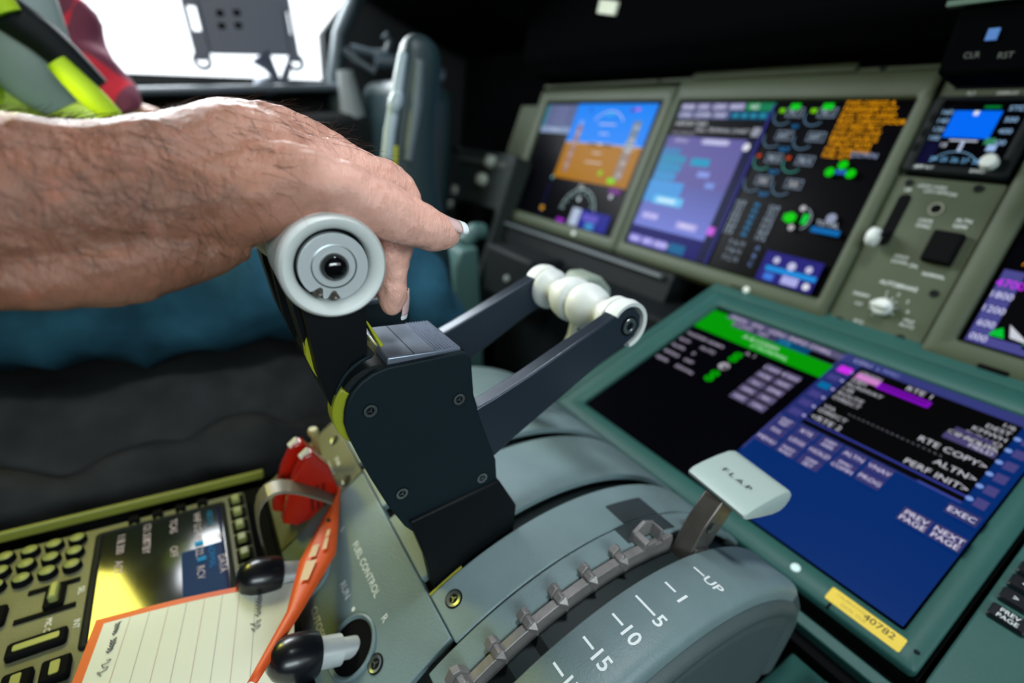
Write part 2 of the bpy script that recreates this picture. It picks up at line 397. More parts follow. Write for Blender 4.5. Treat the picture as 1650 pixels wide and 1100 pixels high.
blk(-0.1330, -0.1226, ((-0.0075, 0.0005), (-0.0045, 0.0005), (-0.0045, 0.0070), (-0.0075, 0.0050)))
blk(-0.1252, -0.1226, ((-0.0045, 0.0005), (0.0025, 0.0005), (0.0025, 0.0036), (-0.0045, 0.0036)))
blk(-0.1252, -0.1226, ((0.0085, 0.0005), (0.0170, 0.0005), (0.0170, 0.0026), (0.0085, 0.0030)))
g.part('end_stop', mb, bevel=0.0004)

# flap lever
f = Thing('flap_lever', 'flap lever with white wing-shaped grip marked FLAP on a flat metal shaft', 'lever', (-0.1135, 0.222, -0.23))
mb = MB(M_SHAFT)
def flapsec(y, z): return V(0, y, z)
mb.yz([(0.2120, -0.240), (0.2290, -0.240), (0.2300, -0.2160), (0.2400, -0.2000), (0.2540, -0.1810), (0.2540, -0.1775), (0.2350, -0.1745), (0.2235, -0.1900), (0.2145, -0.215)], -0.1240, -0.1120)
sh = f.part('shaft', mb, bevel=0.0008)
mb = MB(M_SHAFT); mb.yz([(0.2165, -0.2140), (0.2300, -0.2160), (0.2350, -0.2080), (0.2200, -0.2020)], -0.1122, -0.1106)
f.part('clamp', mb, sh, bevel=0.0004)
mb = MB(); screw(mb, (-0.1119, 0.2300, -0.1915), (1, 0, 0), 0.0028, 0.0012); f.part('screw', mb, sh)
mb = MB(M_FLAPW)
# wing-like grip: rounded thick forward edge, thin aft edge, swept a little
def foil(x, dy, dz, s=1.0):
    out = []
    prof = [(0.0, 0.0), (0.003, 0.0016), (0.012, 0.0026), (0.028, 0.0030), (0.040, 0.0024), (0.0465, 0.0005), (0.0500, -0.0030), (0.0505, -0.0070), (0.0475, -0.0108), (0.0425, -0.0125), (0.034, -0.0118), (0.018, -0.0078), (0.004, -0.0038), (0.0005, -0.0022)]
    cx, cz_ = 0.026, -0.004
    return [V(x, 0.2330 + dy + cx + (a - cx) * s, -0.1695 + dz + cz_ + (b - cz_) * s) for a, b in prof]
R_ = []
for x, s in ((-0.1358, 0.92), (-0.1356, 0.965), (-0.1350, 0.99), (-0.1340, 1.0), (-0.1175, 1.0), (-0.0998, 1.0), (-0.0990, 0.992), (-0.0985, 0.975), (-0.0984, 0.94)):
    k = (x + 0.117) / 0.018; R_.append(foil(x, 0.0015 * k, -0.0030 * k - 0.0015, s))
mb.loft(R_); gr = f.part('grip', mb, smooth=60)
mb = MB(M_TXTB)
sl = V(0.018, 0.0015, -0.003).normalized()
mb.text('F L A P', V(-0.1165, 0.2520, -0.1695 + 0.00215), sl, V(0, 1, 0.006), 0.0062, M_TXTB); f.part('grip_text', mb, gr, smooth=0)

# deck to the right of the quadrant
dk = Thing('stand_deck', 'teal grey deck with a recessed peg slot, right of the flap scale cover', 'deck', (0.0, 0.2, -0.95))
mb = MB(M_BEZ); mb.box((-0.0725, -0.02, -0.32), (0.02, 0.3105, -0.300)); mb.box((-0.0725, -0.02, -0.93), (0.02, 0.3105, -0.32)); d0 = dk.part('deck', mb, bevel=0.0015)
mb = MB(M_BEZ); mb.box((-0.050, 0.05, -0.300), (0.018, 0.304, -0.293)); d1 = dk.part('raised_plate', mb, d0, bevel=0.0015)
mb = MB(M_GAP); mb.box((-0.019, 0.06, -0.2932), (-0.008, 0.295, -0.2926)); dk.part('slot', mb, d0)
mb = MB(M_BEZ); mb.lathe((-0.0135, 0.283, -0.2930), (0, 0, 1), [(0, .0058), (.003, .0062), (.0045, .0045), (.005, .002)], 20); dk.part('peg', mb, d0)

# ------------------------------------------------------------------ fuel control switches
def fuel_switch(a, d, label):
    h = FP.p(a, d); t = Thing('fuel_control_switch', label, 'switch', h, 'fuel control switches on the aft face of the quadrant')
    mb = MB(M_PED); mb.lathe(h - FP.n * .001, FP.n, [(0, .0165), (.0022, .0165), (.0030, .0155), (.0022, .0142), (.0006, .0135)], 36, cap=False)
    mb.use(M_GAP); mb.lathe(h, FP.n, [(0.0006, .0137), (.0007, .0001)], 36, cap=False); t.part('collar', mb)
    ax_ = V(0.0, -0.93, 0.36).normalized()
    mb = MB(M_ALU); mb.lathe(h, ax_, [(-0.002, .0055), (.007, .0055), (.0075, .0078), (.026, .0078)], 28); t.part('shaft', mb)
    mb = MB(M_KNOBB); mb.lathe(h, ax_, [(.020, .0078), (.0204, .0108), (.023, .0114), (.030, .0116), (.036, .0108), (.0405, .0086), (.0435, .0050), (.0445, .0002)], 36); t.part('knob', mb, smooth=60)
fuel_switch(-0.1895, 0.0505, 'round-ended black fuel control knob on bright shaft, nearest the bottom edge of the photo')
fuel_switch(-0.2565, 0.0605, 'round-ended black fuel control knob resting over the orange and cream tag')

# ------------------------------------------------------------------ red guarded switches with loop
t = Thing('guard_loop', 'grey metal loop bracket arched over the red switch guards', 'bracket', (-0.29, 0.04, -0.275))
mb = MB(pbr('loop_metal', (0.20, 0.18, 0.13), 0.45, metal=0.3))
path = [(0.0190, -0.286), (0.0165, -0.262), (0.0150, -0.244), (0.0165, -0.2310), (0.0225, -0.2230), (0.0310, -0.2215), (0.044, -0.2290), (0.0625, -0.2440), (0.068, -0.249)]
rg = []
for i, p in enumerate(path):
    a = Vector((0, *path[max(i - 1, 0)])); b = Vector((0, *path[min(i + 1, len(path) - 1)])); tg = (b - a).normalized(); nn = V(0, -tg.z, tg.y)
    c = V(0, *p); rg.append([c + V(-.300, 0, 0) - nn * .0009, c + V(-.282, 0, 0) - nn * .0009, c + V(-.282, 0, 0) + nn * .0009, c + V(-.300, 0, 0) + nn * .0009])
mb.loft(rg); t.part('loop', mb, smooth=40, subd=1)
for k, (x, dy, lab) in enumerate(((-0.318, 0.0, 'red glossy switch guard under the metal loop, farther of the two'), (-0.302, 0.004, 'red glossy switch guard under the metal loop, nearer of the two'))):
    tt = Thing('switch_guard', lab, 'switch guard', (x, 0.05, -0.27), 'red switch guards under the loop')
    mb = MB(M_RED)
    mb.yz([(0.052 + dy, -0.262), (0.036 + dy, -0.266), (0.027 + dy, -0.260), (0.036 + dy, -0.226), (0.044 + dy, -0.2095), (0.050 + dy, -0.2080), (0.060 + dy, -0.222), (0.066 + dy, -0.245)], x - 0.0042, x + 0.0042)
    c = tt.part('cover', mb, bevel=0.0012)
    mb = MB(pbr('pale_tip', (0.8, 0.75, 0.6), 0.3)); mb.tube([(x, 0.0425 + dy, -0.2120), (x, 0.0480 + dy, -0.2075)], [.0026, .0026], 12); tt.part('tip', mb, c, smooth=60)
    mb = MB(pbr('dark_red_rib', (0.12, 0.004, 0.002), 0.3, coat=0.5))
    for j in range(3): mb.box((x + 0.004, 0.046 + dy + j * 0.004, -0.255), (x + 0.0052, 0.048 + dy + j * 0.004, -0.235))
    tt.part('side_rib', mb, c)
t = Thing('toggle_stick', 'pale yellowish square toggle standing behind the red switch guards', 'toggle', (-0.33, 0.063, -0.24))
mb = MB(pbr('beige_plastic', (0.34, 0.31, 0.12), 0.5)); mb.tube([(-0.33, 0.064, -0.244), (-0.33, 0.0610, -0.212)], .0033, 4); st = t.part('stick', mb, bevel=0.0005)
mb = MB(pbr('beige_plastic', (0.34, 0.31, 0.12), 0.5)); mb.lathe((-0.33, 0.0608, -0.214), (0, -0.08, 1), [(0, .0036), (.003, .0040), (.005, .003)], 12); t.part('tip', mb, st)

# ------------------------------------------------------------------ orange and cream tag
t = Thing('warning_tag', 'orange bordered cream card tag with handwriting, hooked to the loop bracket', 'tag', (-0.25, -0.02, -0.275))
card = Fr((0, 0, 0), (1, 0, 0), (0, 1, 0))
# card face: right axis runs along x, lines run along x too
A = V(-0.2685, -0.0675, -0.262); B = V(-0.2530, 0.0196, -0.264); C_ = V(-0.150, -0.062, -0.250)
u = (B - A).normalized(); w = (V(-0.16, -0.092, -0.262) - A); w = (w - u * w.dot(u)).normalized()
def cp(s, r, h=0): n_ = u.cross(w); n_ = n_ if n_.z > 0 else -n_; return A + u * s + w * r + n_ * (h + 0.003 * math.sin(s * 30) )
L = (B - A).length; Wd = 0.115
def sheet(mb, s0, s1, r0, r1, h, n=10, sl=0.0):
    vs = []; fs = []
    for i in range(n + 1):
        for r in (r0, r1):
            vs.append(cp(s0 + (s1 - s0) * i / n, r, h))
    for i in range(n): fs.append((2 * i, 2 * i + 2, 2 * i + 3, 2 * i + 1))
    return mb.add(vs, fs)
mb = MB(M_ORANGE); sheet(mb, 0, L, 0, Wd, 0.0); sheet(mb, 0, L, 0, Wd, -0.0005)
cd = t.part('card', mb, smooth=60)
mb = MB(M_CARD); sheet(mb, 0.0045, L + 0.010, 0.0040, Wd, 0.00025); t.part('paper_face', mb, cd, smooth=60)
mb = MB(M_RULE)
for i in range(8):
    s = 0.0165 + i * 0.0088; mb.use(M_RULE if i % 2 == 0 else M_RULEG); vs = [cp(s - .00012, 0.0045, .0004), cp(s + .00012, 0.0045, .0004), cp(s + .00012, Wd, .0004), cp(s - .00012, Wd, .0004)]; mb.add(vs, [(0, 1, 2, 3)])
t.part('ruled_lines', mb, cd, smooth=0)
mb = MB(pbr('pen_ink', (0.10, 0.10, 0.14), 0.6))
def scribble(s0, r0, r1, amp, k, seed):
    rnd = random.Random(seed); P = []
    n = k * 7
    for i in range(n + 1):
        f_ = i / n; P.append(cp(s0 + amp * math.sin(f_ * k * 2 * PI) * (0.5 + 0.5 * rnd.random()), r0 + (r1 - r0) * f_ + 0.0007 * math.cos(f_ * k * 4 * PI), 0.0006))
    mb.tube(P, 0.00016, 5)
scribble(0.0115, 0.006, 0.0135, 0.0016, 5, 1); scribble(0.0120, 0.016, 0.024, 0.0018, 5, 2); scribble(0.0120, 0.028, 0.036, 0.0028, 2, 3)
scribble(0.0800, 0.006, 0.0240, 0.0018, 8, 4); scribble(0.0790, 0.0265, 0.0330, 0.0030, 2, 5)
t.part('handwriting', mb, cd, smooth=0)
mb = MB(M_ORANGE)
# upper part of the tag twists up to the loop
Lf = [(-0.3014, 0.0715, -0.2450), (-0.2618, 0.0443, -0.2450), (-0.2438, 0.0323, -0.2450), (-0.2123, 0.0199, -0.2450), (-0.1818, -0.0025, -0.2450)]
Rt = [(-0.3010, 0.0722, -0.2450), (-0.2679, 0.0619, -0.2450), (-0.2402, 0.0528, -0.2450), (-0.2085, 0.0268, -0.2450), (-0.1790, 0.0012, -0.2450)]
vs = []; fs = []; N = 24
def cat(P, f_):
    k = f_ * (len(P) - 1); i = min(int(k), len(P) - 2); return Vector(P[i]).lerp(Vector(P[i + 1]), k - i)
for i in range(N + 1):
    a = cat(Lf, i / N); b = cat(Rt, i / N)
    for j in range(5): vs.append(a.lerp(b, j / 4) + V(0, 0, 0.002 * math.sin(PI * j / 4)))
for i in range(N):
    for j in range(4): fs.append((i * 5 + j, i * 5 + j + 1, (i + 1) * 5 + j + 1, (i + 1) * 5 + j))
mb.add(vs, fs); ts = t.part('orange_strip', mb, smooth=60)
so = ts.modifiers.new('thick', 'SOLIDIFY'); so.thickness = 0.0004
mb = MB(pbr('tag_print_cream', (0.85, 0.6, 0.35), 0.6))
for (f0, f1, j0, j1) in ((0.30, 0.36, 0.55, 0.68), (0.37, 0.46, 0.55, 0.68), (0.40, 0.50, 0.22, 0.42), (0.52, 0.62, 0.2, 0.5)):
    vs = []
    for f_ in (f0, f1):
        a = cat(Lf, f_); b = cat(Rt, f_)
        for j in (j0, j1): vs.append(a.lerp(b, j) + V(0.0012, 0.0004, 0.0030))
    mb.add(vs, [(0, 1, 3, 2)])
t.part('printed_lettering', mb, ts, smooth=0)
mb = MB(M_TXTB); a = cat(Lf, .22).lerp(cat(Rt, .22), .5); mb.lathe(a + V(0.001, 0, 0.0022), (0.45, -0.2, 0.85), [(0, .0014), (.0002, .0014)], 16); t.part('eyelet', mb, ts)
M_RIBD = pbr('hub_dark_grey', (0.012, 0.016, 0.018), 0.4)
# ------------------------------------------------------------------ thrust levers
KY, KZ = 0.0425, -0.0464
def thrust_lever(x, label, near):
    """x = right hand face of the cover plate"""
    t = Thing('thrust_lever', label, 'lever', (x - 0.02, 0.10, -0.22), 'thrust levers on the quadrant')
    kx = x + 0.008
    mb = MB(M_BLK)
    mb.yz([(0.0325, -0.055), (0.0570, -0.055), (0.0573, -0.0866), (0.0503, -0.0903), (0.0459, -0.0973), (0.0431, -0.1049), (0.0417, -0.1090), (0.0378, -0.0952), (0.0357, -0.0812), (0.0334, -0.0661)], x - 0.016, x - 0.006)
    mb.yz([(0.0300, -0.055), (0.0570, -0.055), (0.0573, -0.0880), (0.0560, -0.1076), (0.0475, -0.1241), (0.0372, -0.0951), (0.0318, -0.0698)], x - 0.034, x - 0.016)
    nk = t.part('neck', mb, bevel=0.0014, bseg=3)
    if near:
        mb = MB(pbr('neck_yellow_light', (0.42, 0.45, 0.02), 0.45)); mb.yz([(0.0348, -0.0826), (0.0362, -0.0790), (0.0374, -0.0850), (0.0390, -0.0960), (0.0400, -0.1020), (0.0372, -0.0960), (0.0352, -0.0900)], x - 0.021, x - 0.0158)  # yellow light on the neck, painted on as raised slivers
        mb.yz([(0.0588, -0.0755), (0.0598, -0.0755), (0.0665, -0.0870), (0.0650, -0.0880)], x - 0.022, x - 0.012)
        t.part('yellow_streak', mb, nk, bevel=0.0005)
        mb = MB(pbr('hub_yellow_light', (0.30, 0.33, 0.02), 0.4)); HCY, HCZ, HRR = 0.0610, -0.1120, 0.0195  # yellow light falling on the hub housing, built as a coloured sector
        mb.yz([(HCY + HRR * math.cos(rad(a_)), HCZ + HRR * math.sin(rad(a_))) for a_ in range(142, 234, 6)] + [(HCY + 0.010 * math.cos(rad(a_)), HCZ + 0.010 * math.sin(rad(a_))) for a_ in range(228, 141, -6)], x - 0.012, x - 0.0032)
        t.part('yellow_light_sector', mb, nk, bevel=0.0008)
    mb = MB(M_RIBD); mb.lathe((x - 0.032, 0.0620, -0.1100), (1, 0, 0), [(0, .0178), (.0275, .0178), (.0285, .0170)], 48); t.part('hub', mb, nk)
    mb = MB(M_PLATE); mb.loft([[V(xx, 0.0640 + r * math.cos(rad(a)), -0.1080 + r * math.sin(rad(a))) for a in range(100, 172, 6)] + [V(xx, 0.0640 + (r - .0016) * math.cos(rad(a)), -0.1080 + (r - .0016) * math.sin(rad(a))) for a in range(171, 99, -6)] for xx, r in ((x - 0.0265, 0.0215), (x - 0.0045, 0.0215))]); t.part('neck_seam', mb, nk, bevel=0.0004)
    # body behind the plate and root that enters the slot
    mb = MB(M_BLK)
    mb.yz([(0.0650, -0.1000), (0.0680, -0.0920), (0.1020, -0.0905), (0.1060, -0.0960), (0.1090, -0.1160), (0.1255, -0.1600), (0.1262, -0.1780), (0.1075, -0.1930), (0.0780, -0.1880), (0.0620, -0.1440), (0.0600, -0.1180)], x - 0.0335, x - 0.0028)
    body = t.part('body', mb, bevel=0.0012)
    mb = MB(M_BLK); mb.yz([(0.0750, -0.178), (0.1262, -0.170), (0.1400, -0.192), (0.1410, -0.224), (0.0930, -0.245), (0.0850, -0.208)], x + 0.0030 - 0.0085, x + 0.0022); t.part('root', mb, bevel=0.001)
    # rounded cover plate
    mb = MB(M_PLATE)
    pts = [(0.0455, -0.1153), (0.0459, -0.1097), (0.047, -0.1049), (0.0491, -0.1007), (0.0525, -0.0970), (0.0574, -0.0938), (0.0638, -0.0918), (0.0985, -0.0900), (0.1020, -0.0910), (0.1040, -0.0945), (0.1055, -0.1040), (0.1070, -0.1140), (0.1120, -0.1285), (0.1240, -0.1570), (0.1258, -0.1690), (0.1250, -0.1775), (0.1200, -0.1830), (0.1060, -0.1930), (0.0980, -0.1945), (0.0860, -0.1920), (0.0770, -0.1865), (0.0734, -0.1820), (0.0644, -0.1652), (0.0562, -0.1465), (0.0508, -0.1327), (0.0470, -0.1220)]
    mb.yz(pts, x - 0.003, x)
    pl = t.part('cover_plate', mb, bevel=0.0011, bseg=3, smooth=40, label='flat black cover plate with four recessed screws')
    for y, z in ((0.0565, -0.1112), (0.0991, -0.1147), (0.0714, -0.1604), (0.1162, -0.1663)):
        mb = MB(); screw(mb, (x, y, z), (1, 0, 0), 0.0030, 0.0006); t.part('screw', mb, pl)
    # ribbed top block
    mb = MB(M_RIB); mb.box((x - 0.0400, 0.0650, -0.0960), (x - 0.0032, 0.1000, -0.0890)); rb = t.part('ribbed_block', mb, body, bevel=0.0008)
    mb = MB(M_RIB)
    for i in range(8): yy = 0.0870 + i * 0.00155; mb.box((x - 0.0390, yy, -0.0891), (x - 0.0040, yy + 0.0008, -0.0884))
    mb.use(M_GAP); mb.box((x - 0.0392, 0.0770, -0.0891), (x - 0.0036, 0.0774, -0.08895))
    t.part('rib', mb, body)
    # barrel grip
    mb = MB(M_WHITE)
    R = 0.0187
    mb.lathe((kx, KY, KZ), (-1, 0, 0), [(0.0085, 0.0132), (0.0040, 0.0133), (0.0024, 0.0136), (0.0012, 0.0144), (0.0002, 0.0162), (0.0001, 0.0172), (0.0010, R - 0.0006), (0.0026, R), (0.0050, R - 0.0001), (0.0052, R - 0.0005), (0.0056, R - 0.0005), (0.0058, R - 0.0001), (0.030, R - 0.0008), (0.044, R - 0.0022), (0.050, R - 0.006), (0.0505, 0.001)], 72)
    kn = t.part('barrel_grip', mb, smooth=50)
    mb = MB(M_BLK); mb.lathe((kx - 0.0080, KY, KZ), (-1, 0, 0), [(0, 0.0134), (0.0001, 0.0001)], 64, cap=False); t.part('groove', mb, kn)
    mb = MB(M_ALU)
    # inner disc with two screw notches on its lower rim
    pts = []
    for i in range(120):
        a = 360 * i / 120; r = 0.0122
        for ca in (238, 268):
            dd = (a - ca + 180) % 360 - 180
            r = min(r, 0.0122 - 0.0034 * math.exp(-(dd / 9.0) ** 4))
        pts.append((KY + 0.0003 + r * math.cos(rad(a)), KZ - 0.0005 + r * math.sin(rad(a))))
    mb.yz(pts, kx - 0.0070, kx - 0.0040)
    di = t.part('inner_disc', mb, kn, bevel=0.0003, smooth=40)
    mb = MB(pbr('chamfer_ring_metal', (0.30, 0.34, 0.35), 0.3, metal=0.8)); mb.lathe((kx - 0.0040, KY + 0.0003, KZ - 0.0002), (1, 0, 0), [(-0.001, 0.0080), (0.0004, 0.0080), (0.0005, 0.0077), (-0.0001, 0.0074), (-0.0004, 0.0062), (-0.001, 0.0056), (-0.003, 0.0054)], 56, cap=False); t.part('switch_collar', mb, kn)
    mb = MB(M_GLASS); mb.lathe((kx - 0.0058, KY + 0.0003, KZ - 0.0003), (1, 0, 0), [(0, 0.0051), (0.0026, 0.0051), (0.0042, 0.0045), (0.0053, 0.0034), (0.0059, 0.0019), (0.0061, 0.0001)], 48); t.part('thumb_button', mb, kn, smooth=60)
    for ca in (238, 268):
        mb = MB(M_SHAFT); o = V(kx - 0.0058, KY + 0.0003 + 0.0108 * math.cos(rad(ca)), KZ - 0.0005 + 0.0108 * math.sin(rad(ca)))
        mb.lathe(o, (1, 0, 0), [(0, .0019), (.0012, .0019), (.0015, .0015), (.0010, .0007), (.0004, .0006)], 20); t.part('notch_screw', mb, kn)
    return t
thrust_lever(-0.180, 'nearest black thrust lever, white ringed barrel grip under the thumb, four-screw cover plate', True)
thrust_lever(-0.2600, 'farther thrust lever, hidden behind the nearer one and the fingers', False)

# reverse levers hinged ahead of the thrust levers
def reverse_lever(x, label, side):
    t = Thing('reverse_lever', label, 'lever', (x, 0.11, -0.14), 'reverse levers with white knobs')
    mb = MB(M_ARM)
    dz = 0.0
    up = V(0, 0.93, 0.37).normalized()
    pts = [(0.1005, -0.1290), (0.1130, -0.1225), (0.1210, -0.1195), (0.1400, -0.1110), (0.2030, -0.0800), (0.2110, -0.0800), (0.2170, -0.0850), (0.2185, -0.0920), (0.2150, -0.0985), (0.2080, -0.1030), (0.1900, -0.1130), (0.1366, -0.1470), (0.1240, -0.1560), (0.1180, -0.1480)]
    mb.yz(pts, x - 0.0085, x); t.part('arm', mb, bevel=0.0009)
    c = V(x, 0.2085, -0.0907)
    mb = MB(M_BLK); mb.lathe(c, (1, 0, 0), [(-0.001, .0062), (.0006, .0062), (.0008, .0050)], 28); mb.use(M_STEEL); mb.lathe(c, (1, 0, 0), [(0.0004, .0050), (.0012, .0046), (.0013, .0028), (.0004, .0024), (.0004, .0001)], 24); t.part('pivot_bolt', mb)
    s = side
    mb = MB(M_WHITE)
    # cuff wrapping the end of the arm, then a waist, a bulb and a flange; grows toward the other lever
    st = c + (V(-0.0095, 0, 0) if s < 0 else V(0.001, 0, 0))
    prof = [(0.0, .0125), (.0008, .0142), (.004, .0142), (.0065, .0120), (.0095, .0098), (.0125, .0092), (.016, .0108), (.020, .0135), (.026, .0148), (.030, .0148), (.0325, .0138), (.0335, .0105), (.0345, .0105), (.0350, .0128), (.0372, .0128), (.0380, .0110), (.0382, .0002)]
    mb.lathe(st, (s, 0, 0), prof, 44)
    # cuff collar round the arm end
    N = 26; rg = []
    for i in range(N + 1):
        a = rad(-75 + (150 + 75) * i / N) 
        rr_ = [ (0.0118, -.0005), (0.0142, .0), (0.0150, -.005), (0.0142, -.0095), (0.0118, -.0095)]
        rg.append([c + V(dx + 0.0006, r * math.cos(a), r * math.sin(a)) for r, dx in rr_])
    mb.loft(rg); t.part('knob', mb, smooth=60)
reverse_lever(-0.1820, 'reverse lever nearer the camera, dark flat arm with white cuffed knob and steel pivot bolt', -1)
reverse_lever(-0.2620, 'farther reverse lever, dark flat arm with pale edge and white bulb knob', 1)
t = Thing('speed_brake_lever', 'pale lever behind the white reverse knobs, faceted white head on a curved stem', 'lever', (-0.315, 0.235, -0.2))
mb = MB(pbr('pale_stem', (0.30, 0.32, 0.24), 0.5)); mb.tube([(-0.285, 0.262, -0.108), (-0.281, 0.2560, -0.140), (-0.278, 0.2420, -0.168), (-0.277, 0.218, -0.190), (-0.277, 0.195, -0.206)], [.0038, .0036, .0042, .0050, .0055], 10); t.part('stem', mb, smooth=60)
mb = MB(pbr('speed_brake_head', (0.26, 0.31, 0.26), 0.5)); mb.yz([(0.250, -0.115), (0.2500, -0.096), (0.2560, -0.0890), (0.2700, -0.0890), (0.2830, -0.1000), (0.2860, -0.1120), (0.280, -0.120)], -0.298, -0.272); t.part('head', mb, bevel=0.003, bseg=3)
# ------------------------------------------------------------------ displays of the main panel
LIL = (150, 150, 215); WHT = (205, 210, 235); TEAL = (30, 150, 170); BLU = (0, 125, 240)
H_ = 0.2197; W_ = 0.305
def display_unit(name, label, fr, a0, outer, group=None, mat=M_PAN, d0=0.0, inner=None, dots=()):
    t = Thing(name, label, 'display', fr.p((outer[0] + outer[1]) / 2, outer[3], -0.02), group)
    mb = MB(mat); fr.ring(mb, outer, inner or (a0 - 0.002, a0 + W_ + 0.002, d0 - 0.002, d0 + H_ + 0.002), 0.006, 0.003, -0.02, 0.006, -0.002, 0.0022)
    bz = t.part('bezel', mb, smooth=50)
    for a, d, r, col in dots:
        mb = MB(pbr('light_sensor_white', (0.75, 0.8, 0.75), 0.4)); mb.lathe(fr.p(a, d, 0.0062), fr.n, [(-.001, r), (.0006, r), (.0012, r * .6)], 20); t.part('sensor_dot', mb, bz, smooth=60)
    return t, bz
# captain's outboard flight display
t, bz = display_unit('flight_display', 'flight display showing a blue and brown horizon beside a compass rose, leftmost screen', MP, -0.3415, (-0.372, -0.0145, -0.024, 0.243), 'large displays of the main panel', dots=((-0.1215, 0.233, 0.004, 0),))
s = Scr(MP, W_, H_, 0.0, -0.3415)
s.r(0.002, 0.0965, 0.002, 0.057, (88, 98, 140)); s.r(0.002, 0.0965, 0.045, 0.057, (130, 150, 185)); s.r(0.0, 0.010, 0.002, 0.045, (45, 120, 140))
for i in range(3): s.t('ATIS 118.30', 0.052, 0.010 + i * 0.012, 0.007, (150, 150, 190))
s.t('LATERAL', 0.05, 0.051, 0.008, (190, 195, 220))
s.r(0.098, 0.297, 0.001, 0.072, (0, 130, 245)); s.r(0.098, 0.297, 0.072, 0.140, (165, 110, 0))
s.r(0.098, 0.297, 0.0712, 0.0725, (200, 200, 190))
s.r(0.118, 0.132, 0.040, 0.128, (150, 115, 105)); s.r(0.258, 0.276, 0.030, 0.128, (110, 130, 150)); s.r(0.262, 0.274, 0.078, 0.13, (150, 125, 110))
for i in range(5): s.t('%d' % (120 - 20 * i), 0.125, 0.035 + i * 0.02, 0.0085, (215, 215, 215)); s.t('%d00' % (6 - i), 0.268, 0.04 + i * 0.02, 0.0085, (215, 215, 215))
for i, w in enumerate((0.022, 0.012, 0.03, 0.012, 0.022)): s.r(0.196 - w, 0.196 + w, 0.036 + i * 0.017, 0.0375 + i * 0.017, (220, 220, 220))
s.r(0.165, 0.190, 0.071, 0.0745, (20, 20, 20)); s.r(0.202, 0.227, 0.071, 0.0745, (20, 20, 20)); s.frame(0.256, 0.282, 0.066, 0.078, 0.0008, (230, 230, 230)); s.t('140', 0.269, 0.072, 0.009, (235, 235, 235))
s.arc(0.196, 0.062, 0.048, 40, 140, 0.0012, (225, 225, 225)); s.disc(0.245, 0.012, 0.004, (90, 30, 170)); s.r(0.252, 0.262, 0.009, 0.013, (200, 80, 200)); s.disc(0.14, 0.012, 0.0035, (40, 60, 190))
s.disc(0.2247, 0.121, 0.0045, (120, 215, 0)); s.r(0.248, 0.266, 0.127, 0.136, (120, 215, 0)); s.r(0.184, 0.206, 0.018, 0.022, (40, 170, 230))
s.arc(0.200, 0.200, 0.047, 5, 175, 0.0014, (190, 215, 215))
for i in range(9):
    a = rad(10 + 20 * i); s.disc(0.200 + 0.040 * math.cos(a), 0.200 - 0.040 * math.sin(a), 0.0022, (150, 190, 190))
s.t('268', 0.189, 0.149, 0.009, (225, 225, 225)); s.disc(0.196, 0.172, 0.004, (200, 215, 215))
s.r(0.205, 0.290, 0.188, 0.2195, (35, 40, 140)); s.r(0.222, 0.262, 0.194, 0.206, (95, 85, 190)); s.r(0.19, 0.214, 0.188, 0.2195, (175, 190, 215)); s.r(0.236, 0.258, 0.208, 0.2195, (60, 140, 200))
s.disc(0.100, 0.203, 0.0052, (225, 165, 0)); s.r(0.155, 0.178, 0.213, 0.2195, (150, 40, 190)); s.r(0.262, 0.29, 0.143, 0.152, (110, 40, 130)); s.disc(0.272, 0.157, 0.004, (200, 200, 215))
s.r(0.0985, 0.1005, 0.15, 0.2195, (20, 22, 90)); s.disc(0.099, 0.142, 0.003, (120, 190, 190))
t.part('screen', s.mb, smooth=0)

# inboard display
t, bz = display_unit('flight_display', 'widest display with a lilac map page beside round engine gauges and amber messages', MP, 0.0, (-0.0135, 0.3210, -0.0300, 0.2430), 'large displays of the main panel', dots=((0.225, 0.236, 0.004, 0),))
s = Scr(MP, W_, H_)
for i in range(5): s.r(0.002 + i * 0.0275, 0.027 + i * 0.0275, 0.001, 0.011, (120, 120, 165) if i < 4 else (20, 140, 70)); s.t(('MAIN', 'SYS', 'CDU', 'INFO', 'ND')[i], 0.0145 + i * 0.0275, 0.006, 0.009, (225, 225, 245))
s.r(0.13, 0.152, 0.001, 0.012, (15, 120, 80))
for i in range(3): s.r(0.002 + i * 0.030, 0.030 + i * 0.030, 0.0125, 0.0235, (100, 105, 150)); s.t(('CHKL', 'COMM', 'MAP')[i], 0.016 + i * 0.030, 0.018, 0.009, (220, 220, 240))
s.r(0.090, 0.152, 0.0125, 0.0235, (0, 60, 95))
for i in range(4): s.r(0.096 + i * 0.0135, 0.105 + i * 0.0135, 0.015, 0.021, (30, 135, 165))
s.r(0.0, 0.152, 0.0245, 0.049, (2, 2, 8)); s.t('AIRPORT MAP', 0.004, 0.031, 0.009, (205, 210, 215), align='l'); s.t('EGLL TERMINAL CHART 10-9', 0.148, 0.039, 0.008, (190, 195, 205), align='r'); s.t('GND SERVICE', 0.004, 0.0450, 0.007, (150, 150, 165), align='l')
s.r(0.0, 0.135, 0.050, 0.2195, (96, 92, 158))
for i in range(8): s.r(0.0, 0.135, 0.122 + i * 0.0085, 0.1905, (92 + 3 * i, 98 + 4 * i, 168 + 6 * i))
s.t('MENU', 0.028, 0.056, 0.009, (190, 190, 225)); s.r(0.068, 0.106, 0.052, 0.060, (165, 165, 215)); s.t('DOWNLINK', 0.088, 0.056, 0.0085, (225, 225, 245))
s.r(0.002, 0.035, 0.068, 0.118, (60, 125, 180)); s.r(0.060, 0.092, 0.080, 0.091, (20, 150, 190)); s.r(0.004, 0.050, 0.079, 0.090, (45, 140, 180)); s.r(0.004, 0.048, 0.092, 0.103, (45, 140, 190)); s.r(0.004, 0.044, 0.105, 0.116, (60, 145, 205))
